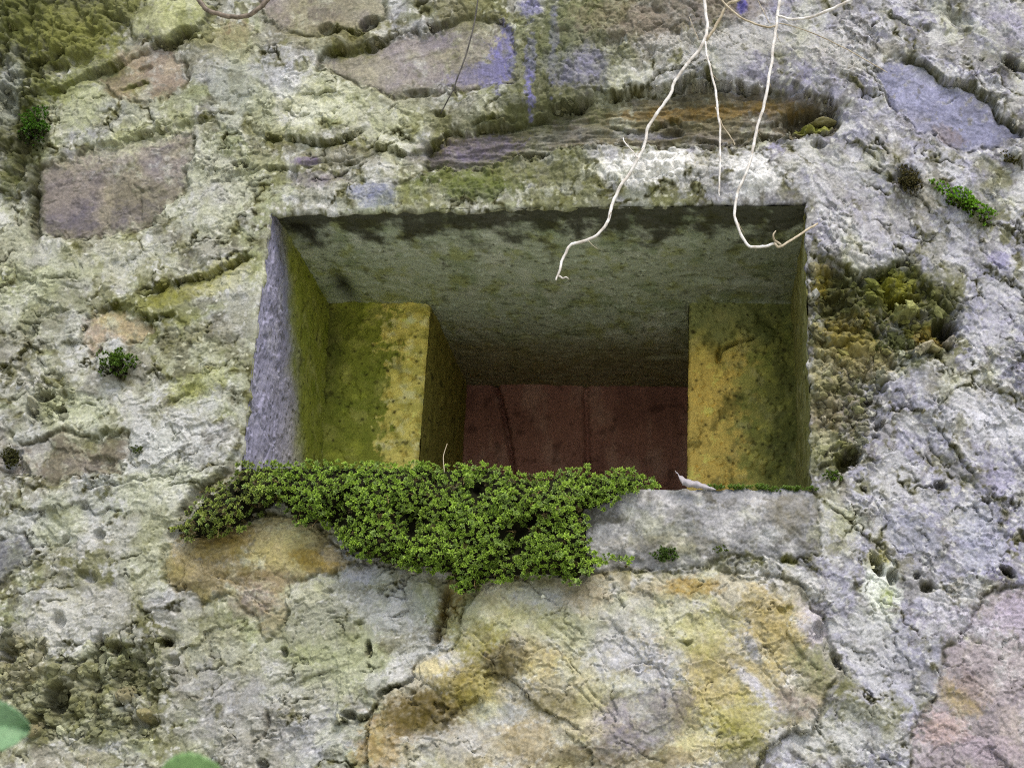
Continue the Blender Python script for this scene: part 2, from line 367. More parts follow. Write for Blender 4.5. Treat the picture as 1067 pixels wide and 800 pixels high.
# colour stains and some painted shading: x, y, rx, ry, rot deg, colour, strength, roughness
STAINS_SHADING = [
 (572,70,9,80,2,(64,70,46),.8,1.1), (590,60,7,70,-2,(66,72,50),.75,1.2), (618,50,16,50,3,(84,86,60),.6,1.1), (545,130,50,20,0,(84,86,62),.7,1.0), (500,196,40,14,0,(86,98,48),.7,1.0), (600,190,40,14,0,(108,108,78),.5,1.1), (470,120,30,16,0,(110,108,84),.5,1.0),
 (90,226,60,16,-6,(104,98,110),.6,.9), (110,164,80,14,-12,(148,140,128),.6,1.0), (108,214,10,34,4,(160,150,138),.5,.8), (60,200,24,30,0,(118,110,104),.5,1.0),  # flat pink brown stone: shading painted as a darker foot and lighter top
 (590,70,80,60,0,(112,112,88),.7,1.0), (560,110,60,24,0,(96,98,64),.7,1.0), (690,25,60,30,0,(122,114,100),.7,.9), (480,15,40,20,0,(116,114,84),.7,.9),
 (600,15,50,22,0,(122,124,92),.6,1.0), (545,165,80,22,0,(104,106,72),.6,1.0), (470,160,50,14,0,(112,106,118),.5,.9),
 (920,330,78,64,0,(80,84,40),.85,.8), (870,420,36,60,0,(120,118,86),.6,1.0),
 (10,40,90,70,0,(72,74,42),.85,.9), (75,20,60,40,0,(88,88,54),.75,.9), (110,12,50,24,0,(92,92,66),.7,.9), (20,150,30,60,0,(70,72,36),.75,.9), (36,220,10,50,0,(72,74,40),.7,.7),
 (80,50,50,26,-20,(108,110,58),.7,1.0), (115,75,24,12,-20,(86,84,50),.6,.9),
 (60,730,70,44,0,(112,112,86),.6,1.0), (140,700,40,34,0,(118,120,88),.6,1.0), (330,660,70,50,0,(146,148,124),.6,1.1), (330,40,60,14,0,(112,106,80),.6,.9),
 (430,100,30,14,0,(96,94,62),.6,.9), (250,170,60,14,0,(150,150,124),.5,1.0), (360,160,60,12,0,(132,128,112),.5,.9), (230,290,40,16,-20,(164,162,100),.6,.9), (180,310,40,10,-18,(140,138,70),.6,.8),
 (524,56,13,30,5,(120,116,180),.85,1.4), (512,74,22,14,-10,(120,116,176),.7,1.2), (500,74,34,12,-10,(122,118,160),.6,1.2), (553,70,6,46,2,(122,118,186),.75,1.4), (577,40,5,46,2,(120,118,176),.6,1.4), (602,70,42,24,0,(134,132,160),.6,.9),
 (575,40,40,40,0,(112,116,92),.55,1.1), (555,8,14,12,0,(120,116,180),.5,.9), (500,148,48,14,-6,(118,108,134),.7,.8),
 (390,203,27,14,0,(122,126,150),.75,.9), (318,166,16,5,-5,(128,112,150),.6,.7), (330,185,30,12,0,(136,128,140),.5,.8),
 (490,184,60,18,0,(104,112,62),.75,1.2), (560,180,60,16,0,(112,112,78),.6,1.2), (430,200,20,12,0,(120,124,80),.5,1.1),
 (668,178,52,19,0,(246,244,236),.95,.8), (696,170,26,15,0,(250,248,240),.95,.8), (785,182,28,26,0,(236,235,230),.95,.9), (730,170,30,10,0,(205,202,190),.6,1.0),
 (745,48,70,22,-8,(186,184,178),.75,1.0), (820,45,50,20,10,(170,168,160),.5,1.0), (650,20,60,20,0,(132,122,108),.7,1.0), (760,8,60,16,0,(126,116,106),.75,.9),
 (773,8,7,9,0,(100,96,170),.7,.5), (806,8,5,8,0,(110,106,150),.4,.7),
 (310,110,60,26,-8,(196,196,172),.6,.9), (330,118,40,12,-8,(206,206,188),.6,.9), (298,85,16,18,20,(206,206,208),.8,.7), (255,90,40,40,0,(166,168,168),.5,1.0),
 (150,140,70,16,-18,(178,180,152),.5,.9), (400,120,44,22,-20,(188,188,166),.5,1.0),
 (225,190,40,40,0,(168,168,164),.6,1.1), (120,275,70,30,-10,(178,178,158),.5,1.2),
 (50,310,50,60,0,(160,162,144),.5,1.2), (20,260,30,40,0,(158,156,150),.5,1.2), (250,320,20,60,0,(164,164,154),.4,1.2),
 (185,450,60,26,-32,(196,198,192),.65,1.1), (160,500,60,30,-20,(186,188,184),.6,1.1), (90,425,30,18,0,(184,188,168),.6,1.0), (210,400,40,14,-25,(158,160,112),.6,1.2),
 (170,465,12,12,0,(214,216,206),.7,.8), (40,420,30,20,0,(168,170,150),.5,1.0),
 (60,540,80,30,-15,(176,178,176),.6,1.1), (160,560,50,30,0,(168,168,160),.6,1.0), (60,640,40,24,-20,(192,190,172),.6,1.1), (110,640,40,30,-30,(176,174,164),.5,1.0),
 (70,715,34,30,0,(122,120,92),.6,1.1), (110,760,46,16,0,(126,128,92),.6,1.0), (20,690,30,30,0,(142,136,100),.5,1.1),
 (215,690,60,60,0,(160,158,148),.55,1.2), (260,770,60,40,0,(158,156,148),.5,1.2), (60,790,60,16,0,(164,160,146),.5,1.2),
 (275,606,34,14,0,(140,122,112),.6,.9), (262,630,30,14,0,(136,124,116),.6,.8), (215,570,40,16,0,(176,162,124),.7,1.0), (300,556,36,16,0,(186,176,146),.8,1.0), (240,560,30,14,0,(140,116,56),.6,1.0),
 (336,590,30,6,-5,(160,136,62),.6,.9), (318,615,26,14,-20,(184,184,160),.8,1.0),
 (410,630,40,36,0,(170,172,172),.65,1.1), (380,600,24,10,0,(184,184,196),.6,.9), (360,690,50,40,0,(146,150,122),.5,1.2), (330,720,40,30,0,(166,166,150),.5,1.1), (440,620,22,30,0,(132,136,100),.4,1.2),
 (470,630,16,40,15,(122,102,40),.75,.8), (440,745,50,26,-12,(104,84,32),.75,1.0), (395,775,30,30,0,(158,134,84),.65,1.1), (500,650,40,40,0,(166,166,132),.6,1.1), (520,688,26,26,-20,(112,98,52),.7,1.1), (490,720,34,34,0,(160,148,92),.6,1.1),
 (452,697,22,9,-3,(206,188,142),.85,.6), (560,625,40,14,0,(188,186,178),.7,1.0), (610,620,30,16,0,(160,148,120),.6,1.0), (640,690,46,50,0,(178,178,184),.7,1.2), (600,720,50,30,0,(170,162,132),.6,1.1), (545,770,40,26,0,(150,132,88),.55,1.1), (470,770,40,24,0,(150,150,150),.5,1.1),
 (660,760,50,40,0,(132,126,136),.7,1.1), (600,760,30,20,0,(176,168,142),.6,1.0), (690,720,30,50,15,(172,172,182),.6,1.1), (560,690,30,20,0,(176,162,112),.6,1.1), (520,745,40,14,0,(176,178,178),.6,1.0),
 (720,615,34,12,0,(160,146,106),.6,1.0), (710,650,34,24,0,(192,190,160),.65,1.1), (800,650,36,32,30,(162,150,104),.6,1.0), (815,680,30,30,0,(166,152,98),.65,1.0), (760,700,50,40,20,(168,154,106),.6,1.1), (740,730,40,40,0,(172,160,106),.6,1.1), (790,720,40,8,48,(188,184,192),.75,.8), (783,676,20,7,60,(186,182,188),.7,.8), (830,735,30,16,20,(140,128,118),.7,.9), (845,715,24,14,0,(128,128,100),.6,1.0), (780,745,40,24,0,(166,160,96),.6,1.1), (725,780,30,20,0,(196,180,140),.6,1.0), (850,660,16,40,-25,(176,170,180),.7,.8),
 (680,535,30,20,0,(190,188,188),.5,1.1), (700,568,60,10,0,(140,134,112),.5,1.0), (820,535,30,20,0,(136,130,110),.5,1.1), (760,545,30,20,0,(178,176,176),.5,1.1), (800,560,16,10,0,(200,200,196),.6,.9), (655,525,12,20,0,(206,204,202),.6,.9),
 (445,742,46,26,-14,(92,80,30),.85,.9), (500,668,30,22,-30,(134,128,60),.7,1.0), (530,692,26,20,-20,(88,80,44),.8,.9), (480,715,30,20,0,(134,122,60),.7,1.0), (580,735,34,20,10,(112,104,62),.7,1.0), (610,790,60,14,0,(96,86,54),.7,1.0), (690,790,30,14,0,(110,98,62),.6,1.0), (800,640,34,28,30,(156,140,88),.6,1.2), (740,660,40,30,0,(160,156,100),.6,1.1), (720,612,34,10,0,(150,124,64),.7,1.0), (770,770,30,24,0,(138,134,74),.7,1.0), (640,650,60,26,-10,(170,170,160),.6,1.1), (700,740,30,26,0,(120,112,120),.6,1.0), (560,650,40,20,0,(160,158,122),.6,1.1), (860,690,14,30,0,(118,120,84),.6,1.0), (838,690,22,18,0,(126,128,92),.7,.9),
 (225,570,34,16,0,(138,120,60),.7,1.0), (290,570,40,20,10,(176,164,120),.7,1.0), (190,590,16,16,0,(172,156,110),.7,.9), (250,600,30,12,0,(120,104,60),.6,1.0), (320,580,20,10,0,(146,122,54),.7,.9),
 (935,290,36,16,0,(90,96,46),.7,.9), (912,318,24,14,0,(100,100,52),.55,1.0), (958,342,24,14,20,(104,100,44),.7,.9), (868,306,24,30,0,(74,76,38),.7,.9), (885,365,26,18,0,(132,122,66),.6,1.0),
 (919,612,20,36,-8,(228,234,216),.95,.7), (915,582,16,12,-10,(150,146,92),.7,.7), (925,622,10,14,0,(150,164,100),.7,.9), (910,650,30,20,20,(194,196,182),.5,1.1), (868,560,24,30,0,(152,152,120),.5,1.1),
 (1020,560,34,34,0,(162,164,178),.7,.9), (950,560,30,30,0,(160,162,180),.5,1.1), (1040,500,20,16,20,(150,146,170),.6,1.0), (1000,650,50,20,0,(178,172,186),.6,1.1), (1010,720,30,20,20,(158,136,112),.5,1.1), (1055,760,20,30,0,(180,168,160),.6,1.0), (1000,730,24,14,30,(160,144,88),.5,1.0), (1045,690,30,40,20,(186,178,176),.6,1.0), (1060,640,24,24,0,(176,166,186),.6,1.0), (985,760,30,20,0,(186,160,150),.5,1.0), (1020,700,18,30,30,(128,118,122),.5,1.0), (1030,780,40,16,0,(164,150,162),.5,1.0), (940,700,40,40,0,(160,160,172),.5,1.2), (880,760,50,30,0,(170,172,166),.5,1.2), (905,680,30,60,-40,(182,182,186),.5,1.1),
 (1040,440,40,30,0,(206,206,214),.7,1.1), (1000,420,40,20,10,(186,186,198),.5,1.1), (1040,270,14,10,20,(132,128,160),.7,.8), (1010,330,24,16,0,(170,170,190),.4,1.1), (990,260,40,30,0,(186,184,190),.4,1.2), (1040,340,24,40,0,(160,158,176),.5,1.1), (900,235,40,30,0,(182,180,182),.5,1.2), (880,190,30,30,0,(176,174,170),.5,1.1), (1045,30,22,26,0,(148,144,164),.7,.9), (960,130,40,16,20,(166,164,180),.5,1.1), (990,140,20,10,20,(130,116,112),.6,.9), (870,60,30,24,0,(176,172,160),.5,1.1), (1020,60,30,10,25,(150,148,146),.5,1.1),
 (850,126,18,11,0,(150,152,72),.85,.6), (730,112,90,9,-3,(128,100,44),.65,1.0), (680,138,30,5,0,(116,114,134),.7,.7), (660,135,22,6,0,(140,138,150),.6,.8), (800,105,40,8,3,(120,98,36),.6,1.0), (600,135,40,10,-5,(112,112,110),.5,1.0),
 (870,312,26,34,0,(84,82,44),.8,.9), (935,300,30,20,0,(138,136,52),.8,.9), (860,390,20,40,0,(152,146,104),.6,1.1), (885,350,36,26,0,(136,122,62),.65,1.1), (945,322,16,8,-10,(160,158,88),.9,.6), (970,350,20,14,0,(120,98,36),.7,.9), (900,375,40,20,0,(160,148,112),.6,1.1), (870,430,30,26,0,(134,122,98),.5,1.1), (878,470,20,16,0,(112,112,52),.6,1.0), (860,460,16,16,0,(176,172,160),.6,1.0), (855,290,12,20,0,(132,118,50),.7,.9), (970,300,14,20,0,(92,92,44),.6,.9),
 (20,30,40,40,0,(100,104,56),.8,1.2), (80,40,50,36,0,(124,126,70),.75,1.2), (120,10,40,20,0,(116,118,72),.7,1.2), (90,80,30,14,-20,(136,138,104),.7,1.1), (60,95,30,16,0,(118,122,66),.7,1.1), (10,95,14,40,10,(146,148,148),.8,.6), (30,120,16,30,0,(74,78,32),.8,.8), (85,112,24,30,30,(168,170,142),.6,1.0), (12,190,10,30,10,(104,108,66),.6,1.0), (140,58,20,12,-20,(158,142,124),.6,.8), (244,35,20,16,0,(140,124,104),.7,.8), (220,45,24,14,0,(150,146,118),.6,1.1),
 (250,45,30,26,0,(176,174,150),.4,1.2), (375,8,40,14,0,(140,136,126),.5,1.0), (420,55,40,14,-8,(146,138,138),.5,1.0), (480,10,30,16,0,(126,122,94),.6,1.1),
]

_o = []
for k in range(len(OPEN)):
    a, b = np.array(OPEN[k], float), np.array(OPEN[(k + 1) % len(OPEN)], float); L_ = np.hypot(*(b - a)); n = max(1, int(L_ / 7)); nn = np.array([-(b - a)[1], (b - a)[0]]) / L_
    for i in range(n):
        q = a + (b - a) * i / n; j = abs(float(fbm(np.array([q[0]]), np.array([q[1]]), 20, 4, 888)[0])) * (7.5 if i else 0)
        _o.append(tuple(q + nn * j))
OPEN_ROUGH = _o
# ------------------------------------------------------------------ wall grid
def axis(a, b, fine, far):
    core = np.arange(a, b, fine); ext = [];
    s = fine; x = 0
    while x < far:
        s = min(s * 1.12, 0.006); x += s; ext.append(x)
    ext = np.array(ext)
    return np.concatenate([a - ext[::-1], core, core[-1] + ext])

cor = np.array([W(*p) for p in ((0, 0), (1067, 0), (0, 800), (1067, 800))])
GRID = 0.00125
xs = axis(cor[:, 0].min() - .015, cor[:, 0].max() + .015, GRID, 0.6)
zs = axis(cor[:, 2].min() - .015, cor[:, 2].max() + .015, GRID, 0.6)
XX, ZZ = np.meshgrid(xs, zs)
P0 = np.stack([XX, np.zeros_like(XX), ZZ], -1)
U, V = to_px(P0); U = U.astype(F32); V = V.astype(F32)
SH = U.shape
print('wall grid', SH)

wu = fbm(U, V, 34, 3, 1); wv = fbm(U, V, 34, 3, 5)
wu2 = fbm(U, V, 8, 2, 9); wv2 = fbm(U, V, 8, 2, 12)
UW = U + 7 * wu + 2.2 * wu2; VW = V + 6 * wv + 2.2 * wv2
right = sst(560, 900, U + 40 * wu)                      # bluish, down-right grained half

def rot_xy(deg, su, sv):
    a = math.radians(deg); c, s = math.cos(a), math.sin(a)
    return (UW * c + VW * s) * su, (-UW * s + VW * c) * sv

def window(poly, pad):
    p = np.array(poly); x0, y0 = p.min(0) - pad; x1, y1 = p.max(0) + pad
    m = (U >= x0) & (U <= x1) & (V >= y0) & (V <= y1)
    r = np.where(m.any(1))[0]; c = np.where(m.any(0))[0]
    if len(r) == 0 or len(c) == 0: return None
    return slice(r[0], r[-1] + 1), slice(c[0], c[-1] + 1)

# --- mortar relief, millimetres outwards
xl, yl = rot_xy(-24, 1.0, 1.9); xr, yr = rot_xy(34, 1.0, 1.9)
def dirn(scale, o, s):
    return fbm(xl, yl, scale, o, s) * (1 - right) + fbm(xr, yr, scale, o, s + 20) * right
big = fbm(U, V, 330, 3, 2)
H = 9 * big
d1 = dirn(120, 4, 31); H += 8 * d1
d2 = dirn(50, 3, 41); H += 2.6 * d2
ragged = sst(.14, 0.42, fbm(U, V, 110, 4, 60, .6) + 0.10 * right)
flk = np.zeros(SH, F32)
for k, (sc, amp, thr) in enumerate(((110, 5.5, .10), (64, 4.0, .18), (36, 2.4, .16))):
    f = dirn(sc, 6, 70 + 6 * k)
    flk += amp * (sst(thr - .01, thr + .01, f) * np.exp(-np.maximum(f - thr, 0) / .12))
    f = -f + .1 * wu
    flk -= 0.8 * amp * (sst(thr + .1 - .01, thr + .1 + .01, f) * np.exp(-np.maximum(f - thr - .1, 0) / .09))
H += flk * (0.42 + 0.5 * ragged)
f1, f2, idv = worley(UW, VW, 9.5, 2)
peb = np.sqrt(np.clip(1 - (f1 / .62) ** 2, 0, 1)) * (idv > .55)
H += peb * 1.6 * ragged * (0.5 + .7 * right)
f1b, f2b, idb = worley(UW, VW, 5.2, 8)
H += np.sqrt(np.clip(1 - (f1b / .6) ** 2, 0, 1)) * (idb > .55) * .7 * (.4 + ragged)
fine = fbm(U, V, 9, 4, 90, .72); H += fine * (0.24 + .9 * ragged)
rg = ridged(xl * (1 - right) + xr * right, yl * (1 - right) + yr * right, 22, 3, 95)
H += .8 * rg * ragged
halo = np.zeros(SH, F32); crk = np.zeros(SH, F32); plate = np.zeros(SH, F32)
for cell, sd_, am in ((92, 43, 9.0), (42, 47, 5.0)):
    wb = fbm(U, V, cell * .55, 4, 50 + sd_, .6) * cell * .42
    e1 = worley(xl * .62 + wb, yl * .85 + .7 * wb + 9 * wu, cell, sd_); e2 = worley(xr * .62 + wb, yr * .85 + .7 * wb + 9 * wu, cell, sd_ + 1)
    lm = right < .5
    ed = np.where(lm, e1[1] - e1[0], e2[1] - e2[0]); pid = np.where(lm, e1[2], e2[2])
    mk_ = sst(.0, .22, fbm(U, V, cell * 1.3, 3, 190 + sd_))
    H += am * (pid - .5) * mk_
    c_ = np.exp(-(ed / (2.2 / cell)) ** 2) * mk_ * sst(-.3, .2, fbm(U, V, 18, 3, 195 + sd_)) * sst(20, 60, np.abs(U - 560 + 30 * wu) + 60 * (V > 900))
    crk = np.maximum(crk, c_)
    halo = np.maximum(halo, np.exp(-(ed / (8.5 / cell)) ** 2) * sst(-.12, .2, fbm(U, V, cell * 1.3, 3, 190 + sd_)))
H -= 5.0 * crk
pit = np.zeros(SH, F32)
for cell, sd_, thr_ in ((19, 15, .70), (10, 19, .80), (6, 23, .86)):
    p1, p2, ip = worley(U + .3 * cell * wu2 + .3 * cell * fine, V + .3 * cell * wv2, cell, sd_)
    pit = np.maximum(pit, (ip > thr_) * sst(.30 * ip, .10 * ip, p1) * (.3 + .7 * sst(-.2, .3, fbm(U, V, 90, 3, 180 + sd_) )))
pit *= .45 + .55 * ragged
H -= 3.2 * pit

# --- mortar colour
nA = fbm(U, V, 150, 5, 101, .6); nB = fbm(U, V, 60, 5, 111, .62); nC = fbm(UW, VW, 22, 4, 121, .65); nD = fbm(U, V, 9, 3, 131, .65); nE = fbm(U, V, 4.5, 2, 136)
cl = np.empty(SH + (3,), F32); cl[:] = lin(156, 156, 144)
cl = mix(cl, lin(186, 187, 182), sst(-.05, .4, nB + .3 * nD))
cl = mix(cl, lin(154, 154, 160), sst(.0, .35, fbm(U, V, 130, 4, 138)) * .8)
cl = mix(cl, lin(134, 131, 110), sst(.05, .5, -nB + .35 * nC) * .8)
cl = mix(cl, lin(146, 152, 112), sst(.1, .45, fbm(U, V, 80, 4, 141) + .3 * nC) * .6)
cl = mix(cl, lin(150, 146, 138), sst(.1, .5, nA) * .5)
cr_ = np.empty(SH + (3,), F32); cr_[:] = lin(154, 153, 166)
cr_ = mix(cr_, lin(192, 191, 202), sst(-.02, .45, nB + .5 * nD))
cr_ = mix(cr_, lin(128, 125, 130), sst(.05, .5, -nB + .5 * nC) * .8)
cr_ = mix(cr_, lin(140, 136, 166), sst(.1, .5, nA + .3 * nC) * .6)
cr_ = mix(cr_, lin(146, 142, 118), sst(.12, .5, fbm(U, V, 70, 4, 151) + .3 * nC) * .65)
COL = mix(cl, cr_, right)
COL = mix(COL, lin(92, 90, 62), sst(.26, .55, nC + .6 * nD) * .5)
sm = dirn(70, 3, 185)
COL = mix(COL, lin(138, 136, 122) * (1 - .0), sst(.12, .3, sm) * .45)
COL = mix(COL, lin(184, 184, 178), sst(.12, .3, -sm) * .45)
COL = mix(COL, lin(210, 210, 206), sst(.26, .5, nD + .5 * nE - .2 * nC) * (.3 + .4 * ragged))
COL = mix(COL, lin(70, 66, 48), sst(.34, .55, -nD + .45 * nE + .15 * nC) * .6 * (.5 + .5 * ragged))
COL = mix(COL, lin(62, 58, 40), pit * .7)
olv = sst(.02, .2, fbm(UW, VW, 48, 5, 170, .64)) * sst(-.25, .3, fbm(U, V, 170, 3, 176) - .12 * right)
COL = mix(COL, lin(116, 116, 72), olv * .75)
COL = mix(COL, lin(98, 94, 80), sst(.1, .24, fbm(UW, VW, 30, 5, 172, .66)) * sst(-.1, .3, fbm(U, V, 140, 3, 178)) * .6)
COL = mix(COL, lin(204, 203, 196), sst(.12, .25, fbm(UW, VW, 56, 5, 174, .6)) * sst(-.1, .3, fbm(U, V, 150, 3, 179)) * .6)
COL = mix(COL, lin(112, 110, 70), halo * sst(-.1, .3, nC + .6 * nD) * .8)
COL = mix(COL, lin(66, 64, 36), halo * sst(.12, .34, nD + .5 * nE) * .8)
COL = mix(COL, lin(72, 70, 40), crk * .85)
speck = (idb > .82) * sst(.45, .3, f1b)
COL = mix(COL, lin(212, 210, 200), speck * .5)

# --- rubble
for poly, amp, off, cell in RUBBLE:
    w = window(poly, 14)
    if w is None: continue
    d, _, _ = seg_dist(UW[w], VW[w], poly, True)
    ins = inside(UW[w], VW[w], poly); s = np.where(ins, d, -d)
    edge = 5 if off < -12 else 9
    s = s + 6 * nC[w] + 3 * nD[w]
    m = sst(-edge, edge, s)
    a1, a2, ai = worley(UW[w] + 3 * wu2[w], VW[w] * 1.25, cell, 33); b1, b2, bi = worley(UW[w], VW[w], cell * .5, 36)
    rub = np.sqrt(np.clip(1 - (a1 / .75) ** 2, 0, 1)) * (.4 + .8 * ai) - .5 + .45 * np.sqrt(np.clip(1 - (b1 / .7) ** 2, 0, 1))
    rub += .9 * fbm(U[w], V[w], 26, 3, 160)
    if off < -12: off_ = off * (.45 + .55 * sst(-.3, .4, fbm(U[w], V[w], 60, 2, 165) + (U[w] - 880) / 150))
    else: off_ = off
    H[w] = H[w] * (1 - m * .55) + m * (off_ + .85 * amp * rub + 2.5 * fine[w])
    COL[w] = mix(COL[w], lin(70, 66, 38), m * sst(.5, .8, a1 + .3 * nD[w]) * (.6 if amp > 8 else .3))
    COL[w] = mix(COL[w], lin(120, 120, 80), m * sst(-.1, .4, nC[w] + (ai - .5)) * (.55 if amp > 8 else .12))

# --- stones
RID = np.zeros(SH, np.int32)
for i, s in enumerate(STONES):
    w = window(s['p'], 20)
    if w is None: continue
    flat_edge = s['n'] == 'sill'
    uu = (U[w] + 2 * wu2[w]) if flat_edge else UW[w]; vv = (V[w] + 1.5 * wv2[w]) if flat_edge else VW[w]
    d, _, _ = seg_dist(uu, vv, s['p'], True)
    ins = inside(uu, vv, s['p']); sd = np.where(ins, d, -d)
    jag = sd + 7 * nC[w] + 3.5 * nD[w]
    if flat_edge: sd = sd + (5 * nC[w] + 3 * nD[w]) * sst(514, 530, V[w])
    m = sst(-1.6, 1.6, sd if flat_edge or s['n'] == 'boulder' else jag)
    p = np.array(s['p'], float); cx, cy = p.mean(0)
    ex = max(np.ptp(p[:, 0]), np.ptp(p[:, 1]))
    hs = 8 * big[w] + s['off'] + s['tilt'][0] * (U[w] - cx) + s['tilt'][1] * (V[w] - cy)
    hs += 4.5 * fbm(UW[w], VW[w], 70, 4, 200 + i) + .7 * fbm(U[w], V[w], 8, 3, 230 + i)
    if s['strata']:
        st = fbm(xl[w] * .45 + 3 * i, yl[w] * 1.15, s['strata'], 4, 260 + i) if cx < 700 else fbm(xr[w] * .45, yr[w] * 1.15, s['strata'], 4, 260 + i)
        if s['strata'] < 10: st = fbm(U[w] * .3, (V[w] + .06 * U[w]) * 1.3, s['strata'], 5, 270); hs += 6 * st
        hs += 1.0 * st + 1.1 * sst(.14, .17, st) * np.exp(-np.maximum(st - .14, 0) / .1)
    if flat_edge: hs += 2.2 * fine[w] + 3 * fbm(UW[w], VW[w], 26, 4, 277, .6) - 2.5 * pit[w]
    crag = 1.0 if s['n'] == 'boulder' else (.8 if 'ochre' in s['label'] or 'lower right' in s['label'] else (.35 if 'flat pink' in s['label'] or 'red brown' in s['label'] else 0))
    if crag:
        fb = fbm(UW[w], VW[w], 90, 5, 290); fb2 = fbm(UW[w] * .8, VW[w] * 1.3, 46, 5, 295)
        wb = fbm(U[w], V[w], 40, 4, 281, .6) * 26
        g1_, g2_, gi = worley(U[w] * .8 + wb, V[w] * 1.1 - .3 * U[w] + wb, 84, 283); h1_, h2_, hi = worley(U[w] + wb, V[w] + .8 * wb, 36, 285)
        bm = sst(-.15, .2, fbm(U[w], V[w], 90, 3, 287))
        hs += crag * (10 * (gi - .5) + 4.5 * (hi - .5) * bm - 4 * np.exp(-((g2_ - g1_) / .022) ** 2) * sst(-.2, .3, nC[w]) - 2 * bm * np.exp(-((h2_ - h1_) / .05) ** 2))
        hs += crag * (13 * fb * (.4 if crag < 1 else 1) + 3 * sst(.16, .18, fb2) * np.exp(-np.maximum(fb2 - .16, 0) / .1) + .8 * rg[w] + 1.3 * fine[w])
    hs += 7 * sst(0, 26, sd) - 6 if s['off'] > 0 else 0
    if not flat_edge and s['off'] < 0:
        nearw = np.exp(-np.maximum(-sd, 0) / 12) * sst(-.3, .25, wu[w] + .4 * nC[w] + .1)
        H[w] = H[w] * (1 - .85 * nearw) + (hs + 1.5) * .85 * nearw
    H[w] = H[w] * (1 - m) + hs * m
    gap = np.exp(-((sd + 1.0) / 2.2) ** 2) * sst(-.15, .3, nC[w] + .25)
    H[w] -= gap * (4 if not flat_edge else 3)
    c = [lin(*q) for q in s['c']]
    cs = np.empty(d.shape + (3,), F32); cs[:] = c[0]
    cs = mix(cs, c[1], sst(-.05, .4, fbm(U[w], V[w], 44, 5, 300 + i, .62)))
    cs = mix(cs, c[2], sst(.0, .4, fbm(UW[w], VW[w] * 1.5, 30, 5, 330 + i, .62)) * .85)
    cs = mix(cs, lin(192, 190, 180), sst(.25, .5, nD[w] + .4 * nB[w]) * .35)
    cs = mix(cs, lin(80, 74, 58), sst(.35, .55, nD[w] + .5 * nC[w]) * .5)
    smear = sst(.16, .34, nB[w] + .35 * nC[w]) * (.5 if s['n'] != 'sill' and 'blue grey slab' not in s['label'] else 0)     # mortar wiped over the stone
    mc = (m if flat_edge else sst(-5, 5, jag + 4 * nD[w])) * (1 - smear)
    cs = cs * .86 + COL[w] * .14
    COL[w] = mix(COL[w], cs, mc)
    COL[w] = mix(COL[w], lin(74, 72, 36), gap * .55)
    RID[w] = np.where(sd > 0, i + 1, RID[w])

# --- lips, cracks, pits
moss_c = lin(92, 94, 38)
for pts, amp, wd, ms in LIPS:
    w = window(pts, wd * 3)
    if w is None: continue
    uu = U[w] + 3.2 * wu[w] + 1.8 * wu2[w]; vv = V[w] + 3.5 * wv[w] + 2.2 * wv2[w] + 3 * nC[w] + 1.6 * nD[w]
    d, sdn, t = seg_dist(uu, vv, pts, False)
    tap = np.clip(np.sin(np.pi * np.clip(t, .03, .97)) * 1.8, 0, 1) * np.exp(-(np.maximum(np.where((t < .002) | (t > .998), d, 0), 0) / 6) ** 2)
    sg = sdn * d
    lt = fbm(t * sum(np.hypot(np.diff([q[0] for q in pts]), np.diff([q[1] for q in pts]))), np.zeros_like(t) + amp * 3.7, 20, 3, 777)
    tap = tap * (.3 + .9 * sst(-.35, .3, lt))
    up = sst(-1.0, 1.2, sg); amp2 = amp * (.8 + .5 * nC[w])
    prof = up * np.exp(-np.maximum(sg, 0) / wd) - .45 * (1 - up) * np.exp(-np.maximum(-sg, 0) / (wd * .45))
    H[w] += (amp2 * prof * .62 - (2 + .5 * abs(amp)) * np.exp(-((sg + 2.2) / (1.1 + .06 * abs(amp) * np.clip(.6 + 1.6 * lt + nD[w], .1, 2))) ** 2) * np.clip(.6 + 1.2 * lt, 0.1, 1.3)) * tap
    if ms:
        mm = np.exp(-((sg + 1.5) / (2.2 + 2.6 * ms)) ** 2) * tap * sst(-.35, .25, nD[w] + .4 * nC[w] + .15)
        COL[w] = mix(COL[w], moss_c, mm * min(1, ms + .15) * .8)
        mm = np.exp(-((sg + 5) / 7) ** 2) * tap * sst(-.3, .4, nC[w] + .2 * nD[w])
        COL[w] = mix(COL[w], lin(134, 132, 64), mm * ms * .55)
for pts, dep, hw in CRACKS:
    w = window(pts, hw * 4 + 8)
    if w is None: continue
    d, _, t = seg_dist(U[w] + 2.5 * wu[w] + 1.5 * wu2[w], V[w] + 2.5 * wv[w] + 1.5 * wv2[w], pts, False)
    tap = np.clip(np.sin(np.pi * np.clip(t, .04, .96)) * 2, 0, 1)
    g = np.exp(-(d / (hw * (.7 + .5 * nC[w]))) ** 2 * .8) * tap
    H[w] -= dep * g
    if dep > 8: COL[w] = mix(COL[w], lin(78, 66, 30), g * .55)
for (x, y, rx, ry, rt, dep, ro) in PITS:
    R = max(rx, ry) * 2 + 6; w = window([(x, y)], R)
    if w is None: continue
    a = math.radians(rt); du = U[w] - x; dv = V[w] - y
    e = np.hypot((du * math.cos(a) + dv * math.sin(a)) / rx, (-du * math.sin(a) + dv * math.cos(a)) / ry)
    e = e + ro * (.55 * nC[w] + .35 * wu2[w])
    k = sst(1.15, .45, e)
    H[w] -= dep * k * (1 + .25 * nD[w])
    if dep > 16: COL[w] = mix(COL[w], lin(72, 66, 34), k * .5)

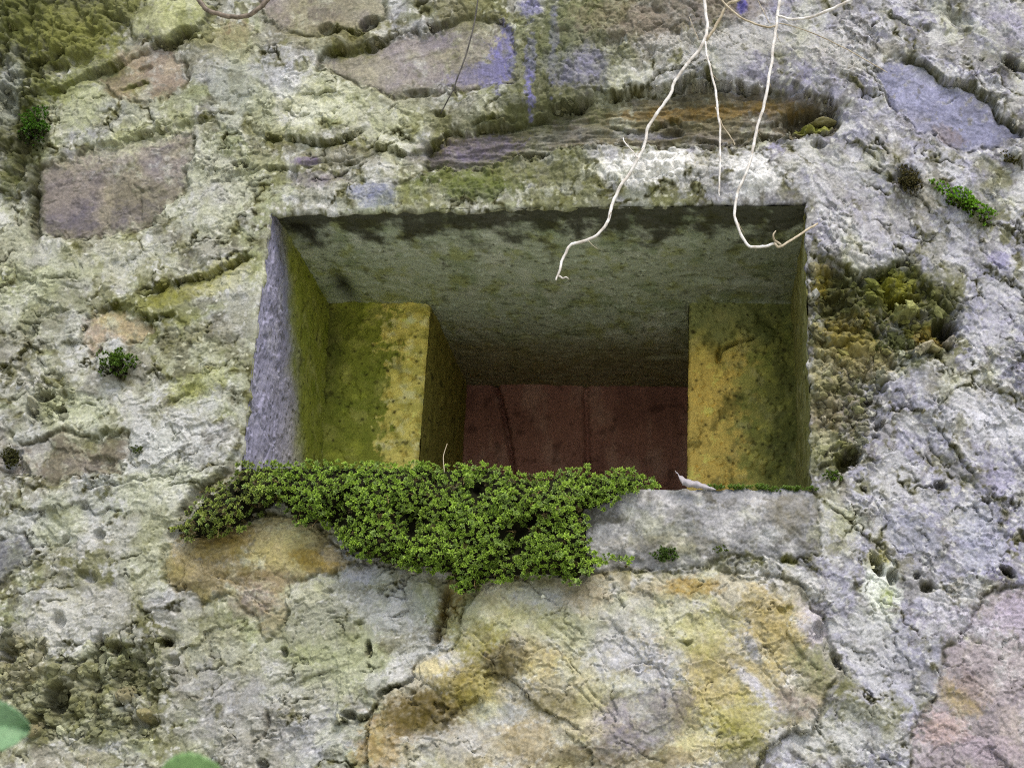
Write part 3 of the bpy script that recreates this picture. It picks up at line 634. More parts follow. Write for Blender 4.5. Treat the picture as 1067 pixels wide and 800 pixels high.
# --- stains and painted shading
for (x, y, rx, ry, rt, c, st, ro) in STAINS_SHADING:
    R = max(rx, ry) * 1.9 + 8; w = window([(x, y)], R)
    if w is None: continue
    a = math.radians(rt); du = U[w] - x; dv = V[w] - y
    e = np.hypot((du * math.cos(a) + dv * math.sin(a)) / rx, (-du * math.sin(a) + dv * math.cos(a)) / ry)
    sk = int(x * 7 + y * 3) % 60
    nS = fbm(UW[w], VW[w], max(16, min(rx, ry) * .9), 5, 900 + sk, .68)
    e = e + ro * (.75 * nS + .3 * nC[w] + .34 * nD[w] + .25 * nE[w])
    COL[w] = mix(COL[w], lin(*c), np.clip(sst(1.15, .6, e) * st * (.92 + .7 * nD[w] + .5 * nS), 0, 1))
# white lichen crust relief
for (x, y, r) in ((668, 178, 46), (696, 170, 26), (785, 182, 30)):
    w = window([(x, y)], r * 2)
    k = np.exp(-((U[w] - x) / r) ** 2 - ((V[w] - y) / (r * .5)) ** 2)
    H[w] += 6 * k * (.5 + np.sqrt(np.clip(1 - (f1[w] / .7) ** 2, 0, 1)) + nC[w])
# loose stones set in the broken edge
for (x, y, rx, ry, rt, hh, c) in ((944, 322, 16, 9, -12, 26, (138, 140, 92)), (963, 362, 13, 5, -28, 22, (182, 174, 150)), (912, 302, 12, 11, 0, 20, (120, 122, 66)), (852, 128, 17, 9, 0, 26, (150, 152, 76)),
                              (838, 130, 12, 8, 0, 18, (140, 142, 66)), (990, 352, 6, 8, 0, 20, (150, 144, 130)), (130, 722, 10, 10, 0, 16, (140, 132, 100)), (152, 745, 10, 8, 0, 18, (150, 142, 104)), (34, 760, 10, 8, 0, 16, (146, 136, 112)), (34, 422, 6, 8, 0, 16, (172, 170, 150)), (700, 155, 5, 5, 0, 10, (190, 190, 180))):
    w = window([(x, y)], max(rx, ry) * 1.6); a = math.radians(rt); du = U[w] - x + 1.5 * wu2[w]; dv = V[w] - y + 1.5 * wv2[w]
    e = np.hypot((du * math.cos(a) + dv * math.sin(a)) / rx, (-du * math.sin(a) + dv * math.cos(a)) / ry)
    k = np.sqrt(np.clip(1 - e * e, 0, 1)); H[w] += hh * k
    COL[w] = mix(COL[w], lin(*c) * .9, sst(1, .75, e) * .8)

# --- opening: calm the relief towards its edge, cut, snap the rim
ow = window(OPEN, 140); od = np.full(SH, 200, F32); oin = np.zeros(SH, bool)
d_, _, _ = seg_dist(U[ow], V[ow], OPEN_ROUGH, True); od[ow] = d_; oin[ow] = inside(U[ow], V[ow], OPEN_ROUGH)
od = np.where(oin, -od, od)
broken = sst(20, 60, V - 225) * sst(835, 842, U)           # right edge stays broken
calm = sst(22, 1, od) * (1 - .55 * broken)
H = H * (1 - calm) + calm * (1.0 + 1.1 * fine + 1.5 * nC + .2 * np.clip(H, -8, 4))
fade = sst(1500, 1150, U) * sst(-430, -100, U) * sst(-420, -80, V) * sst(1200, 860, V)
H -= 5 * np.clip(1 - od / 5.5, 0, 1) ** 2 * (.4 + .8 * np.clip(nC + .4, 0, 1)) * ~oin
H *= .25 + .75 * fade
Y = -H * .001
PX3 = P0.copy()
gz = np.hypot(np.gradient(H, axis=0), np.gradient(H, axis=1)); steep = sst(3.2, 7.0, gz) * sst(2, 12, od)
q1, q2 = U + 1.3 * H, V - 1.1 * H
Y = Y - .0016 * steep * fbm(q1, q2, 8, 3, 801)
PX3[..., 1] = Y
PX3[..., 0] += .0022 * steep * fbm(q1, q2, 9, 3, 811); PX3[..., 2] += .0022 * steep * fbm(q1, q2, 9, 3, 821)
grit = fbm(q1, q2, 5, 3, 831, .7)
lum = np.maximum(COL @ np.array([.3, .55, .15], F32), .01)
COL = COL * ((lum / .25) ** .22 * .86)[..., None]; lum = COL @ np.array([.3, .55, .15], F32)
COL = (COL * 1.06 - lum[..., None] * .06) * .93
ygn = sst(-.05, .3, fbm(UW, VW, 90, 5, 186, .6) + .12 - .3 * right - .0002 * (V - 200)) * .55
COL = COL * (1 + ygn[..., None] * np.array([-.06, -.02, -.34], F32))
COL = np.where(COL > .36, .36 + (COL - .36) * .55, COL)
grit2 = fbm(U, V, 2.9, 2, 851)
COL *= (1 + (.16 + .3 * ragged) * grit + .22 * grit2 + .3 * steep * fbm(q1, q2, 14, 3, 841))[..., None]
keep = ~oin
keepf = keep[:-1, :-1] | keep[1:, :-1] | keep[:-1, 1:] | keep[1:, 1:]
# snap removed-side verts of rim faces onto the opening outline
rim = oin & (od > -6)
ri, rj = np.where(rim)
OP3 = np.array([W(*p) for p in OPEN_ROUGH])[:, [0, 2]]
pts = PX3[ri, rj][:, [0, 2]]; best = np.full(len(pts), 1e9); bp = pts.copy()
for k in range(len(OP3)):
    a, b = OP3[k], OP3[(k + 1) % len(OP3)]; d = b - a
    t = np.clip(((pts - a) @ d) / (d @ d), 0, 1); q = a + t[:, None] * d
    dd = np.hypot(*(q - pts).T); mk = dd < best
    best[mk] = dd[mk]; bp[mk] = q[mk]
PX3[ri, rj, 0] = bp[:, 0]; PX3[ri, rj, 2] = bp[:, 1]; PX3[ri, rj, 1] = .006

wall_root = empty('masonry_wall', (0, 0, 0))
tag(wall_root, 'old weathered stone wall coated in crumbling grey mortar with a deep rectangular opening', 'wall')

nr, nc_ = SH
idx = np.arange(nr * nc_).reshape(SH)
quads = np.stack([idx[:-1, :-1], idx[:-1, 1:], idx[1:, 1:], idx[1:, :-1]], -1)[keepf]
frid = RID[:-1, :-1][keepf]
VF = PX3.reshape(-1, 3); CF = COL.reshape(-1, 3)
def split(rid, name, mat, label=None):
    q = quads[frid == rid]
    if len(q) == 0: return
    used, inv = np.unique(q, return_inverse=True)
    o = link(name, np_mesh(name, VF[used], inv.reshape(-1, 4), CF[used]), wall_root, mat)
    if label: o['label'] = label
split(0, 'mortar_coat', MAT_MORTAR)
for i, s in enumerate(STONES):
    split(i + 1, s['n'], MAT_CONC if s['n'] == 'sill' else MAT_STONE, s['label'])

# ------------------------------------------------------------------ the embrasure's inside faces
_zt = .5 * (W(282, 222)[2] + W(840, 210.5)[2])
def depth_at(px, py, z):
    d = ROT @ np.array([px - 533.5, 400.0 - py, -FPX]); return CAM[1] + d[1] * (z - CAM[2]) / d[2]
D1, D2 = depth_at(583, 316.5, _zt), depth_at(600, 402, _zt)
print('depths', D1, D2)
def panel(name, cs, nrm, step, hfun, cfun, mat=MAT_CONC, label=None, parent=wall_root):
    """cs: four corners (a=origin, b=+s, c=+s+t, d=+t); relief along nrm"""
    a, b, c, d = [np.array(q, float) for q in cs]
    ns = max(3, int(max(np.linalg.norm(b - a), np.linalg.norm(c - d)) / step)); ntt = max(3, int(max(np.linalg.norm(d - a), np.linalg.norm(c - b)) / step))
    s, t = np.meshgrid(np.linspace(0, 1, ns), np.linspace(0, 1, ntt)); S = s[..., None]; T = t[..., None]
    P = a * (1 - S) * (1 - T) + b * S * (1 - T) + c * S * T + d * (1 - S) * T
    su = (s * np.linalg.norm(b - a) / PX).astype(F32); tv = (t * np.linalg.norm(d - a) / PX).astype(F32)
    h = hfun(s, t, su, tv); P = P + np.array(nrm, float) * (h * .001)[..., None]
    col = cfun(s, t, su, tv)
    ii = np.arange(s.size).reshape(s.shape)
    q = np.stack([ii[:-1, :-1], ii[:-1, 1:], ii[1:, 1:], ii[1:, :-1]], -1).reshape(-1, 4)
    o = link(name, np_mesh(name, P.reshape(-1, 3), q, col.reshape(-1, 3)), parent, mat)
    if label: o['label'] = label
    return o

TL, TR = W(282, 222), W(840, 210.5)
ZT = .5 * (TL[2] + TR[2]); ZB = W(640, 509.5)[2]
def at(p, **k):
    q = np.array(p, float)
    for a, v in k.items(): q['xyz'.index(a)] = v
    return q
def base_col(su, tv, seed, cols, sc=60):
    c = np.empty(su.shape + (3,), F32); c[:] = lin(*cols[0])
    for k, q in enumerate(cols[1:]):
        c = mix(c, lin(*q), sst(.0, .45, fbm(su, tv, sc / (1 + .4 * k), 5, seed + 7 * k, .62)) * .9)
    return c
def arris(s, su, tv, inner_right, seed):
    e = (su.max() - su) if inner_right else su
    e = e + 2.2 * fbm(su * .2, tv, 18, 4, seed, .6) + 1.0
    return -9 * np.exp(-(np.maximum(e, 0) / 3.2) ** 2) - 5 * sst(3, -1, e) * (fbm(su * 0, tv, 30, 3, seed + 4) > .15)
def pores(c, h_or_none, su, tv, seed):
    for cell, thr in ((7, .76), (13, .84)):
        w1, w2, wi = worley(su + 1.5 * fbm(su, tv, 8, 2, seed), tv, cell, seed)
        c = mix(c, lin(52, 48, 20), (wi > thr) * sst(.34 * wi, .12, w1) * .7 * sst(-.1, .25, fbm(su, tv, 55, 3, seed + 6)))
    lc = sst(.12, .2, fbm(su, tv, 20, 5, seed + 8, .68)) * sst(-.15, .2, fbm(su, tv, 70, 3, seed + 9))
    c = mix(c, c * 1.35 + lin(60, 54, 10), lc * .8)
    return mix(c, c * 1.0 + lin(92, 86, 50), sst(.2, .45, fbm(su, tv, 6, 3, seed + 2, .7)) * .4)
def conc_h(seed, a=1.0):
    def f(s, t, su, tv):
        w1, w2, wi = worley(su, tv, 15, seed)
        return a * (3.4 * fbm(su, tv, 90, 4, seed) + 1.5 * fbm(su, tv, 11, 4, seed + 3, .65) - 4 * (wi > .75) * sst(.22 * wi, .04, w1) + 1.6 * sst(.15, .17, fbm(su, tv, 40, 4, seed + 5)))
    return f
def dark_spots(c, su, tv, seed, k=.8):
    w1, w2, wi = worley(su, tv, 15, seed)
    c = mix(c, lin(40, 38, 18), (wi > .75) * sst(.22 * wi, .04, w1) * .8)
    return mix(c, lin(56, 56, 24), sst(.3, .5, fbm(su, tv, 14, 4, seed + 40) + .2 * fbm(su, tv, 50, 2, seed + 44)) * k)

# left jamb: s = into the wall, t = up
jl_in_top, jl_in_bot = W(343, 318, D1), W(335, 540, D1)
def jl_c(s, t, su, tv):
    wob = .08 * fbm(su, tv, 50, 4, 400)
    c = base_col(su, tv, 401, [(152, 150, 172), (172, 170, 184), (128, 126, 144)], 40)  # bluish sky light painted into the outer jamb colour
    c = mix(c, lin(168, 164, 158), sst(.3, .62, s + wob) * .8)
    grn = base_col(su, tv, 405, [(142, 148, 60), (118, 128, 40), (160, 162, 90)], 50)
    e = sst(.52, .8, s + wob * 1.5 + .42 * sst(.3, 1, t))
    c = mix(c, grn, e)
    return dark_spots(c, su, tv, 409, .5)
panel('left_jamb', [at(W(248, 512), z=ZB - .02, y=.001), at(jl_in_bot, z=ZB - .02), at(jl_in_top, z=ZT + .004), at(TL, z=ZT + .006, y=.001)], (1, 0, 0), .0016, conc_h(410), jl_c, label='splayed left jamb, sky-lit lilac painted outside and mossy green inside')
# right jamb
def jr_c(s, t, su, tv):
    c = base_col(su, tv, 421, [(128, 126, 74), (150, 148, 104), (104, 104, 48)], 40)
    return dark_spots(c, su, tv, 425, .5)
jr_in_top, jr_in_bot = W(826, 314, D1), W(833, 520, D1)
panel('right_jamb', [at(W(846, 512), z=ZB - .02, y=.001), at(jr_in_bot, z=ZB - .02), at(jr_in_top, z=ZT + .004), at(TR, z=ZT + .006, y=.001)], (-1, 0, 0), .0018, conc_h(420), jr_c)
# soffit (ceiling of the opening): s = right, t = into the wall
def so_h(s, t, su, tv):
    h = conc_h(440, .75)(s, t, su, tv)
    w = .02 * fbm(su, tv, 30, 3, 445)
    h += 10 * np.exp(-((t - .30 - .05 * s + w) / .012) ** 2) * sst(.76, .8, s) * sst(.96, .9, s)
    h += 12 * np.exp(-(((s - .035) / .03) ** 2 + ((t - .10) / .03) ** 2)) + 12 * np.exp(-(((s - .06) / .02) ** 2 + ((t - .38) / .07) ** 2))
    h += 6 * np.exp(-((t - .78 + w) / .01) ** 2) * sst(.66, .7, s) * sst(.8, .76, s)
    return h
def so_c(s, t, su, tv):
    c = base_col(su * .8, tv * .55, 450, [(184, 194, 174), (206, 212, 198), (150, 164, 132), (164, 172, 120)], 44)
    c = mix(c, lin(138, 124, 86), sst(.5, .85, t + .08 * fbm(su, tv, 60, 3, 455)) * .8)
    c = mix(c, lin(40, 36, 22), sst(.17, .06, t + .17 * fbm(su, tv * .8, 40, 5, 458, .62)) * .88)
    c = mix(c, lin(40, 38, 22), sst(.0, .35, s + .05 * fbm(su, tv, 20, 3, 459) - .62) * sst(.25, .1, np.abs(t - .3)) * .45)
    c = dark_spots(c, su, tv, 441, .5)
    w = .02 * fbm(su, tv, 30, 3, 445)
    for (cs_, ct, rs, rt_) in ((.03, .10, .03, .045), (.06, .38, .02, .08)):
        c = mix(c, lin(30, 28, 16), np.exp(-(((s - cs_) / rs) ** 2 + ((t - ct) / rt_) ** 2)) * .85)
    return c
BL2, BR2 = W(487, 402, D2), W(722, 402, D2)
sx0 = min(TL[0], jl_in_top[0], BL2[0]) - .01
sx1 = max(TR[0], jr_in_top[0], BR2[0]) + .01
panel('soffit', [(TL[0] - .002, .001, ZT), (TR[0] + .002, .001, ZT), (sx1, D2 + .01, ZT), (sx0, D2 + .01, ZT)], (0, 0, 1), .0022, so_h, so_c, label='grey green concrete soffit stained dark at its front')
# stepped piers
pil, pir = W(448, 318, D1), W(718, 315, D1)
def pl_c(s, t, su, tv):
    c = base_col(su, tv, 470, [(140, 146, 58), (122, 132, 46), (166, 166, 84)], 46)
    y = sst(.56, .72, s + .3 * fbm(su, tv, 30, 5, 474, .65) + .14 * fbm(su, tv, 8, 3, 479, .65) - .1 * sst(.4, 0, t))
    y = sst(.2, .7, y + .5 * fbm(su, tv, 14, 4, 475, .65) * (y > .02))
    yel = base_col(su, tv, 476, [(238, 222, 122), (246, 238, 172), (196, 176, 84)], 20)
    c = mix(c, yel, y * (.6 + .4 * sst(-.3, .2, fbm(su, tv, 16, 3, 479))))
    c = mix(c, lin(150, 148, 40), sst(.25, .0, t) * .6)
    c = mix(c, lin(60, 66, 34), sst(.32, .0, s + .1 * fbm(su, tv, 30, 3, 481)) * sst(.35, .8, t) * .7)
    return pores(dark_spots(c, su, tv, 483, .4), None, su, tv, 485)
def pr_c(s, t, su, tv):
    c = base_col(su, tv, 490, [(176, 170, 92), (146, 150, 76), (194, 186, 120)], 46)
    y = sst(.62, .25, s + .34 * fbm(su, tv, 30, 5, 494, .65) + .16 * fbm(su, tv, 8, 3, 497, .65)) * sst(.92, .7, t)
    c = mix(c, lin(238, 204, 108), y * .9)
    c = mix(c, lin(128, 136, 92), sst(.78, .95, t + .1 * fbm(su, tv, 30, 3, 497)) * .8)
    c = mix(c, lin(78, 88, 40), sst(.45, .8, s + .2 * fbm(su, tv, 44, 3, 498)) * .65)
    c = mix(c, lin(104, 122, 50), sst(.12, .0, t) * .7)
    w1, w2, wi = worley(su, tv, 9, 499)
    c = mix(c, lin(204, 190, 128), (wi > .7) * sst(.4, .3, w1) * sst(.5, .2, t) * .5)
    c = mix(c, lin(74, 80, 38), sst(.06, .34, fbm(su, tv, 44, 5, 487, .68) + .25 * (s - .5)) * .6)
    return pores(dark_spots(c, su, tv, 495, .35), None, su, tv, 489)
def flake_h(seed):
    base = conc_h(seed, 1.1)
    def f(s, t, su, tv):
        w1, w2, wi = worley(su, tv, 11, seed + 2)
        return base(s, t, su, tv) + 3.5 * sst(.45, .38, w1) * (wi > .5) * sst(-.1, .2, fbm(su, tv, 50, 2, seed + 9))
    return f
def pr_h(s, t, su, tv):
    h = flake_h(492)(s, t, su, tv)
    d, sg, tt = seg_dist((su + 2 * fbm(su, tv, 12, 2, 5)).astype(F32), (tv + 2 * fbm(su, tv, 12, 2, 6)).astype(F32), [(.28 * su.max(), .77 * tv.max()), (.30 * su.max(), .82 * tv.max()), (.42 * su.max(), .835 * tv.max()), (.60 * su.max(), .86 * tv.max())], False)
    h = h + arris(s, su, tv, False, 493)
    return h - 20 * np.exp(-(d / (3.2 - 1.6 * tt)) ** 2)
pier_l = panel('left_pier', [at(jl_in_bot, z=ZB - .02, x=jl_in_bot[0] - .006), (pil[0], D1, ZB - .02), (pil[0], D1, ZT + .003), at(jl_in_top, z=ZT + .003, x=jl_in_top[0] - .006)], (0, -1, 0), .0016, lambda s, t, su, tv: flake_h(472)(s, t, su, tv) + arris(s, su, tv, True, 473), pl_c, label='left inner pier with a yellow edge band and green algae')
pier_r = panel('right_pier', [(pir[0], D1, ZB - .02), at(jr_in_bot, z=ZB - .02, x=jr_in_bot[0] + .006), at(jr_in_top, z=ZT + .003, x=jr_in_top[0] + .006), (pir[0], D1, ZT + .003)], (0, -1, 0), .0016, pr_h, pr_c, label='right inner pier, ochre yellow with a dark crack')
def ret_c(s, t, su, tv):
    c = base_col(su, tv, 510, [(138, 130, 62), (118, 112, 48), (158, 148, 78)], 40)
    return dark_spots(c, su, tv, 514)
b2l = BL2[0]; b2r = max(BR2[0], pir[0] + .01)
panel('pier_return', [(pil[0], D1 + .007, ZB - .02), (b2l, D2 + .004, ZB - .02), (b2l, D2 + .004, ZT + .003), (pil[0], D1 + .007, ZT + .003)], (1, 0, 0), .003, conc_h(511, .8), ret_c)
panel('pier_return', [(pir[0], D1 + .007, ZB - .02), (b2r, D2 + .004, ZB - .02), (b2r, D2 + .004, ZT + .003), (pir[0], D1 + .007, ZT + .003)], (-1, 0, 0), .004, conc_h(516, .5), ret_c)
# sill floor inside
def fl_c(s, t, su, tv): return base_col(su, tv, 530, [(128, 124, 96), (100, 104, 50), (140, 136, 116)], 40)
panel('embrasure_floor', [(TL[0] - .06, .003, ZB), (TR[0] + .02, .003, ZB), (TR[0] + .02, D2, ZB), (TL[0] - .06, D2, ZB)], (0, 0, 1), .004, conc_h(531, .6), fl_c)
# red brown back wall with a crack
def bk_h(s, t, su, tv):
    h = 1.2 * fbm(su, tv, 60, 4, 540) + .4 * fbm(su, tv, 6, 2, 541)
    X, Z = su.max(), tv.max()
    for pl, dd, ww in (([(.14 * X, 1.0 * Z), (.19 * X, .85 * Z), (.235 * X, .62 * Z), (.27 * X, .4 * Z), (.32 * X, .05 * Z)], 26, 3.2), ([(.52 * X, 1. * Z), (.545 * X, .6 * Z), (.55 * X, 0)], 14, 3.4)):
        d, _, _ = seg_dist((su + 3 * fbm(su, tv, 16, 3, 543)).astype(F32), tv.astype(F32), pl, False); h -= dd * np.exp(-(d / ww) ** 2)
    return h
def bk_c(s, t, su, tv):
    c = base_col(su, tv * .5, 550, [(154, 110, 98), (132, 92, 82), (172, 134, 120)], 60)
    return mix(c, lin(60, 36, 30), sst(.2, .5, fbm(su, tv, 20, 4, 555)) * .5)
panel('back_wall', [(b2l - .01, D2, ZB - .02), (b2r + .01, D2, ZB - .02), (b2r + .01, D2, ZT + .003), (b2l - .01, D2, ZT + .003)], (0, -1, 0), .003, bk_h, bk_c, label='dark red brown back wall with a slanting crack')
def rubble_stone(px, py, rx, ry, rot, out, col, seed):
    nu, nv_ = 36, 22; th_, ph_ = np.meshgrid(np.linspace(0, 2 * math.pi, nu, endpoint=False), np.linspace(0, math.pi, nv_))
    x, y, z = np.sin(ph_) * np.cos(th_), np.cos(ph_), np.sin(ph_) * np.sin(th_)
    rr = np.random.RandomState(seed); r = np.full(x.shape, 9.0)
    for k in range(11):
        nv3 = rr.normal(size=3); nv3 /= np.linalg.norm(nv3); dt = x * nv3[0] + y * nv3[1] + z * nv3[2]
        r = np.minimum(r, np.where(dt > .05, rr.uniform(.55, 1.0) / np.maximum(dt, .05), 9.0))
    r = np.minimum(r, 1.25) * (1 + .22 * fbm(x + .7 * z + 5 * seed, y - .6 * z, .7, 4, 900 + seed % 40, .6))
    rx, ry, out = rx * rr.uniform(.9, 1.35), ry * rr.uniform(.75, 1.15), out - .007; rot += rr.uniform(-30, 30)
    a = math.radians(rot); lx, ly = x * r * rx * PX, y * r * ry * PX
    c = W(px, py, -out)
    P = np.stack([c[0] + lx * math.cos(a) + ly * math.sin(a), c[1] - z * r * (rx + ry) * .5 * PX, c[2] - (lx * math.sin(a) - ly * math.cos(a))], -1)
    ii = np.arange(nu * nv_).reshape(nv_, nu); jj = np.roll(ii, -1, 1)
    q = np.stack([ii[:-1], jj[:-1], jj[1:], ii[1:]], -1).reshape(-1, 4)
    cc = mix(np.tile(lin(*col), (nv_, nu, 1)), lin(88, 84, 40), sst(-.1, .35, fbm(x * 2 + seed, y * 2 + z, .8, 4, 910)) * .7)
    cc = mix(cc, lin(156, 152, 128), sst(.3, .45, fbm(x * 2 - seed, y * 2 - z, .5, 3, 915)) * .5)
    link('rubble_stone', np_mesh('rubble_stone', P.reshape(-1, 3), q, cc.reshape(-1, 3)), wall_root, MAT_STONE)
_r = random.Random(5)
PAL = [(104, 102, 52), (106, 98, 60), (92, 84, 50), (136, 132, 108), (88, 82, 48), (122, 116, 80)]
for (x, y, rx, ry, rt, o) in ((945, 325, 15, 7, 14, -.010), (970, 363, 12, 4, 28, .000), (858, 127, 13, 7, 6, -.010)):
    rubble_stone(x, y, rx, ry, rt, o, _r.choice(PAL), _r.randint(0, 999))
import bmesh
bm_ = bmesh.new(); bmesh.ops.create_icosphere(bm_, subdivisions=2, radius=1.0)
ICO_V = np.array([v.co[:] for v in bm_.verts]); ICO_F = np.array([[v.index for v in f.verts] for f in bm_.faces]); bm_.free()
def crumbs(name, sel, n, lo, hi, tint, seed):
    """crumbled lumps sitting on the relief where sel is true, in the colour of the place they broke from"""
    r = np.random.RandomState(seed); ii_ = np.argwhere(sel)
    if len(ii_) == 0: return
    ii_ = ii_[r.choice(len(ii_), n)]; V_, F_, C_ = [], [], []
    for k, (i, j) in enumerate(ii_):
        sz = PX * (lo + (hi - lo) * r.rand() ** 2.2)
        rad = np.full(len(ICO_V), 9.0)
        for q in range(8):
            nv3 = r.normal(size=3); nv3 /= np.linalg.norm(nv3); dt = ICO_V @ nv3
            rad = np.minimum(rad, np.where(dt > .08, r.uniform(.45, 1.0) / np.maximum(dt, .08), 9.0))
        rad = np.minimum(rad, 1.3) * (1 + .18 * r.normal(size=len(ICO_V)))
        v = ICO_V * rad[:, None] * sz * r.uniform(.6, 1.3, 3)
        an = r.rand() * 6.28; c, s_ = math.cos(an), math.sin(an)
        v = np.stack([v[:, 0] * c - v[:, 2] * s_, v[:, 1], v[:, 0] * s_ + v[:, 2] * c], 1)
        V_.append(v + PX3[i, j] + np.array([r.normal() * .001, .35 * sz, r.normal() * .001])); F_.append(ICO_F + k * len(ICO_V))
        col = COL[i, j] * r.uniform(.5, 1.5); col = mix(col, lin(*tint), np.array(r.rand() * .5))
        C_.append(np.clip(col * (1 + .25 * r.normal(size=(len(ICO_V), 1))), .01, .8))
    o = link(name, np_mesh(name, np.concatenate(V_), np.concatenate(F_), np.concatenate(C_)), wall_root, MAT_MORTAR, smooth=False)
    o['kind'] = 'stuff'
_in = (U > -10) & (U < 1080) & (V > -10) & (V < 810) & (od > 4)
hol = np.zeros(SH, bool); w = window(RUBBLE[0][0], 4); hol[w] = inside(U[w] + 6 * nC[w], V[w] + 6 * nC[w], RUBBLE[0][0])
crumbs('crumbled_mortar', hol & _in & (H > -36) & (fbm(U, V, 26, 3, 930) > -.12), 480, 1.2, 6.0, (88, 92, 46), 3)
rb2 = np.zeros(SH, bool)
for q in (1, 3): w = window(RUBBLE[q][0], 4); rb2[w] |= inside(U[w] + 6 * nC[w], V[w] + 6 * nC[w], RUBBLE[q][0])
crumbs('crumbled_mortar', rb2 & _in, 420, 1.5, 6.0, (108, 110, 86), 4)
crumbs('mortar_crumbs', (steep > .35) & _in & ~hol & ~rb2, 800, 1.0, 3.4, (124, 118, 84), 5)
# solid body of the wall behind its face
x0, x1, z0, z1 = xs[0], xs[-1], zs[0], zs[-1]
bv, bf = [], []
def slab(a, b, c, d, e, f):
    k = len(bv)
    bv.extend([(x, y, z) for z in (e, f) for y in (c, d) for x in (a, b)])
    bf.extend([tuple(k + i for i in q) for q in ((0, 1, 3, 2), (4, 6, 7, 5), (0, 4, 5, 1), (1, 5, 7, 3), (3, 7, 6, 2), (2, 6, 4, 0))])
XL, XR = TL[0] - .075, TR[0] + .05
slab(x0, XL, .075, .8, z0, z1); slab(XR, x1, .075, .8, z0, z1)
slab(XL + .001, XR - .001, .075, .8, ZT + .03, z1 - .001); slab(XL + .001, XR - .001, .075, .8, z0 + .001, ZB - .04)
slab(XL + .001, XR - .001, D2 + .03, .799, ZB - .039, ZT + .029)
body = np_mesh('wall_core', np.array(bv), bf, np.tile(lin(120, 116, 104), (len(bv), 1)))
link('wall_core', body, wall_root, MAT_MORTAR, smooth=False)

# ------------------------------------------------------------------ ground
gm, gnt, gb = mat_base('pale_bounce_ground', 1.0, .1)
gn = gnt.nodes.new('ShaderNodeTexNoise'); gn.inputs['Scale'].default_value = 6; gn.inputs['Detail'].default_value = 8
gr = gnt.nodes.new('ShaderNodeValToRGB'); gr.color_ramp.elements[0].position = .35; gr.color_ramp.elements[1].position = .65
gr.color_ramp.elements[0].color = (.31, .31, .24, 1); gr.color_ramp.elements[1].color = (.54, .53, .45, 1)  # unseen ground, made pale to bounce light up into the opening
gc = gnt.nodes.new('ShaderNodeNewGeometry')
gnt.links.new(gc.outputs['Position'], gn.inputs['Vector']); gnt.links.new(gn.outputs[0], gr.inputs[0]); gnt.links.new(gr.outputs[0], gb.inputs['Base Color'])
g = link('ground', np_mesh('ground', [(-60, -60, 0), (60, -60, 0), (60, 60, 0), (-60, 60, 0)], [(0, 1, 2, 3)]), None, gm)
tag(g, kind='structure')

# ------------------------------------------------------------------ moss
class Leaves:
    def __init__(s): s.v = []; s.f = []; s.c = []; s.n = 0
    def leaf(s, p, d, side, up, L, wd, c0, c1, curl=.25):
        m = p + d * (L * .55) + up * (L * curl * .35); tip = p + d * L - up * (L * curl * .25)
        k = s.n
        s.v += [p, m - side * wd, m + side * wd, tip, m - up * wd * .35]
        s.c += [c0, c0 * .45 + c1 * .55, c0 * .45 + c1 * .55, c1, c0 * .6 + c1 * .4]
        s.f += [(k, k + 4, k + 1), (k, k + 2, k + 4), (k + 1, k + 4, k + 3), (k + 4, k + 2, k + 3)]; s.n += 5
    def rosette(s, p, nrm, L, k, c0, c1, open_=.9, w=.2):
        nrm = nrm / np.linalg.norm(nrm)
        a = np.cross(nrm, [.3, .5, .81]); a /= np.linalg.norm(a); b = np.cross(nrm, a)
        ph = random.random() * 6.28
        for ring in (0, 1, 2):
            kk = (k, max(4, k - 2), 3)[ring]; q = p + nrm * L * (.0, .28, .5)[ring]
            for i in range(kk):
                t = ph + ring * .5 + 6.283 * i / kk + random.uniform(-.3, .3)
                rad = a * math.cos(t) + b * math.sin(t)
                el = open_ * (1.1, .8, .4)[ring] * random.uniform(.75, 1.2)
                d = rad * math.sin(el) + nrm * math.cos(el)
                up = nrm * math.sin(el) - rad * math.cos(el)
                sd = np.cross(d, up); l = L * random.uniform(.7, 1.25) * (1, .85, .6)[ring]
                br = random.uniform(.8, 1.2) * (.75, 1, 1.15)[ring]
                s.leaf(q, d, sd, up, l, l * w, c0, c1 * br)
    def build(s, name, mat, parent):
        v = np.array(s.v)
        return link(name, np_mesh(name, local(parent, v), np.array(s.f), np.array(s.c)), parent, mat, smooth=False)

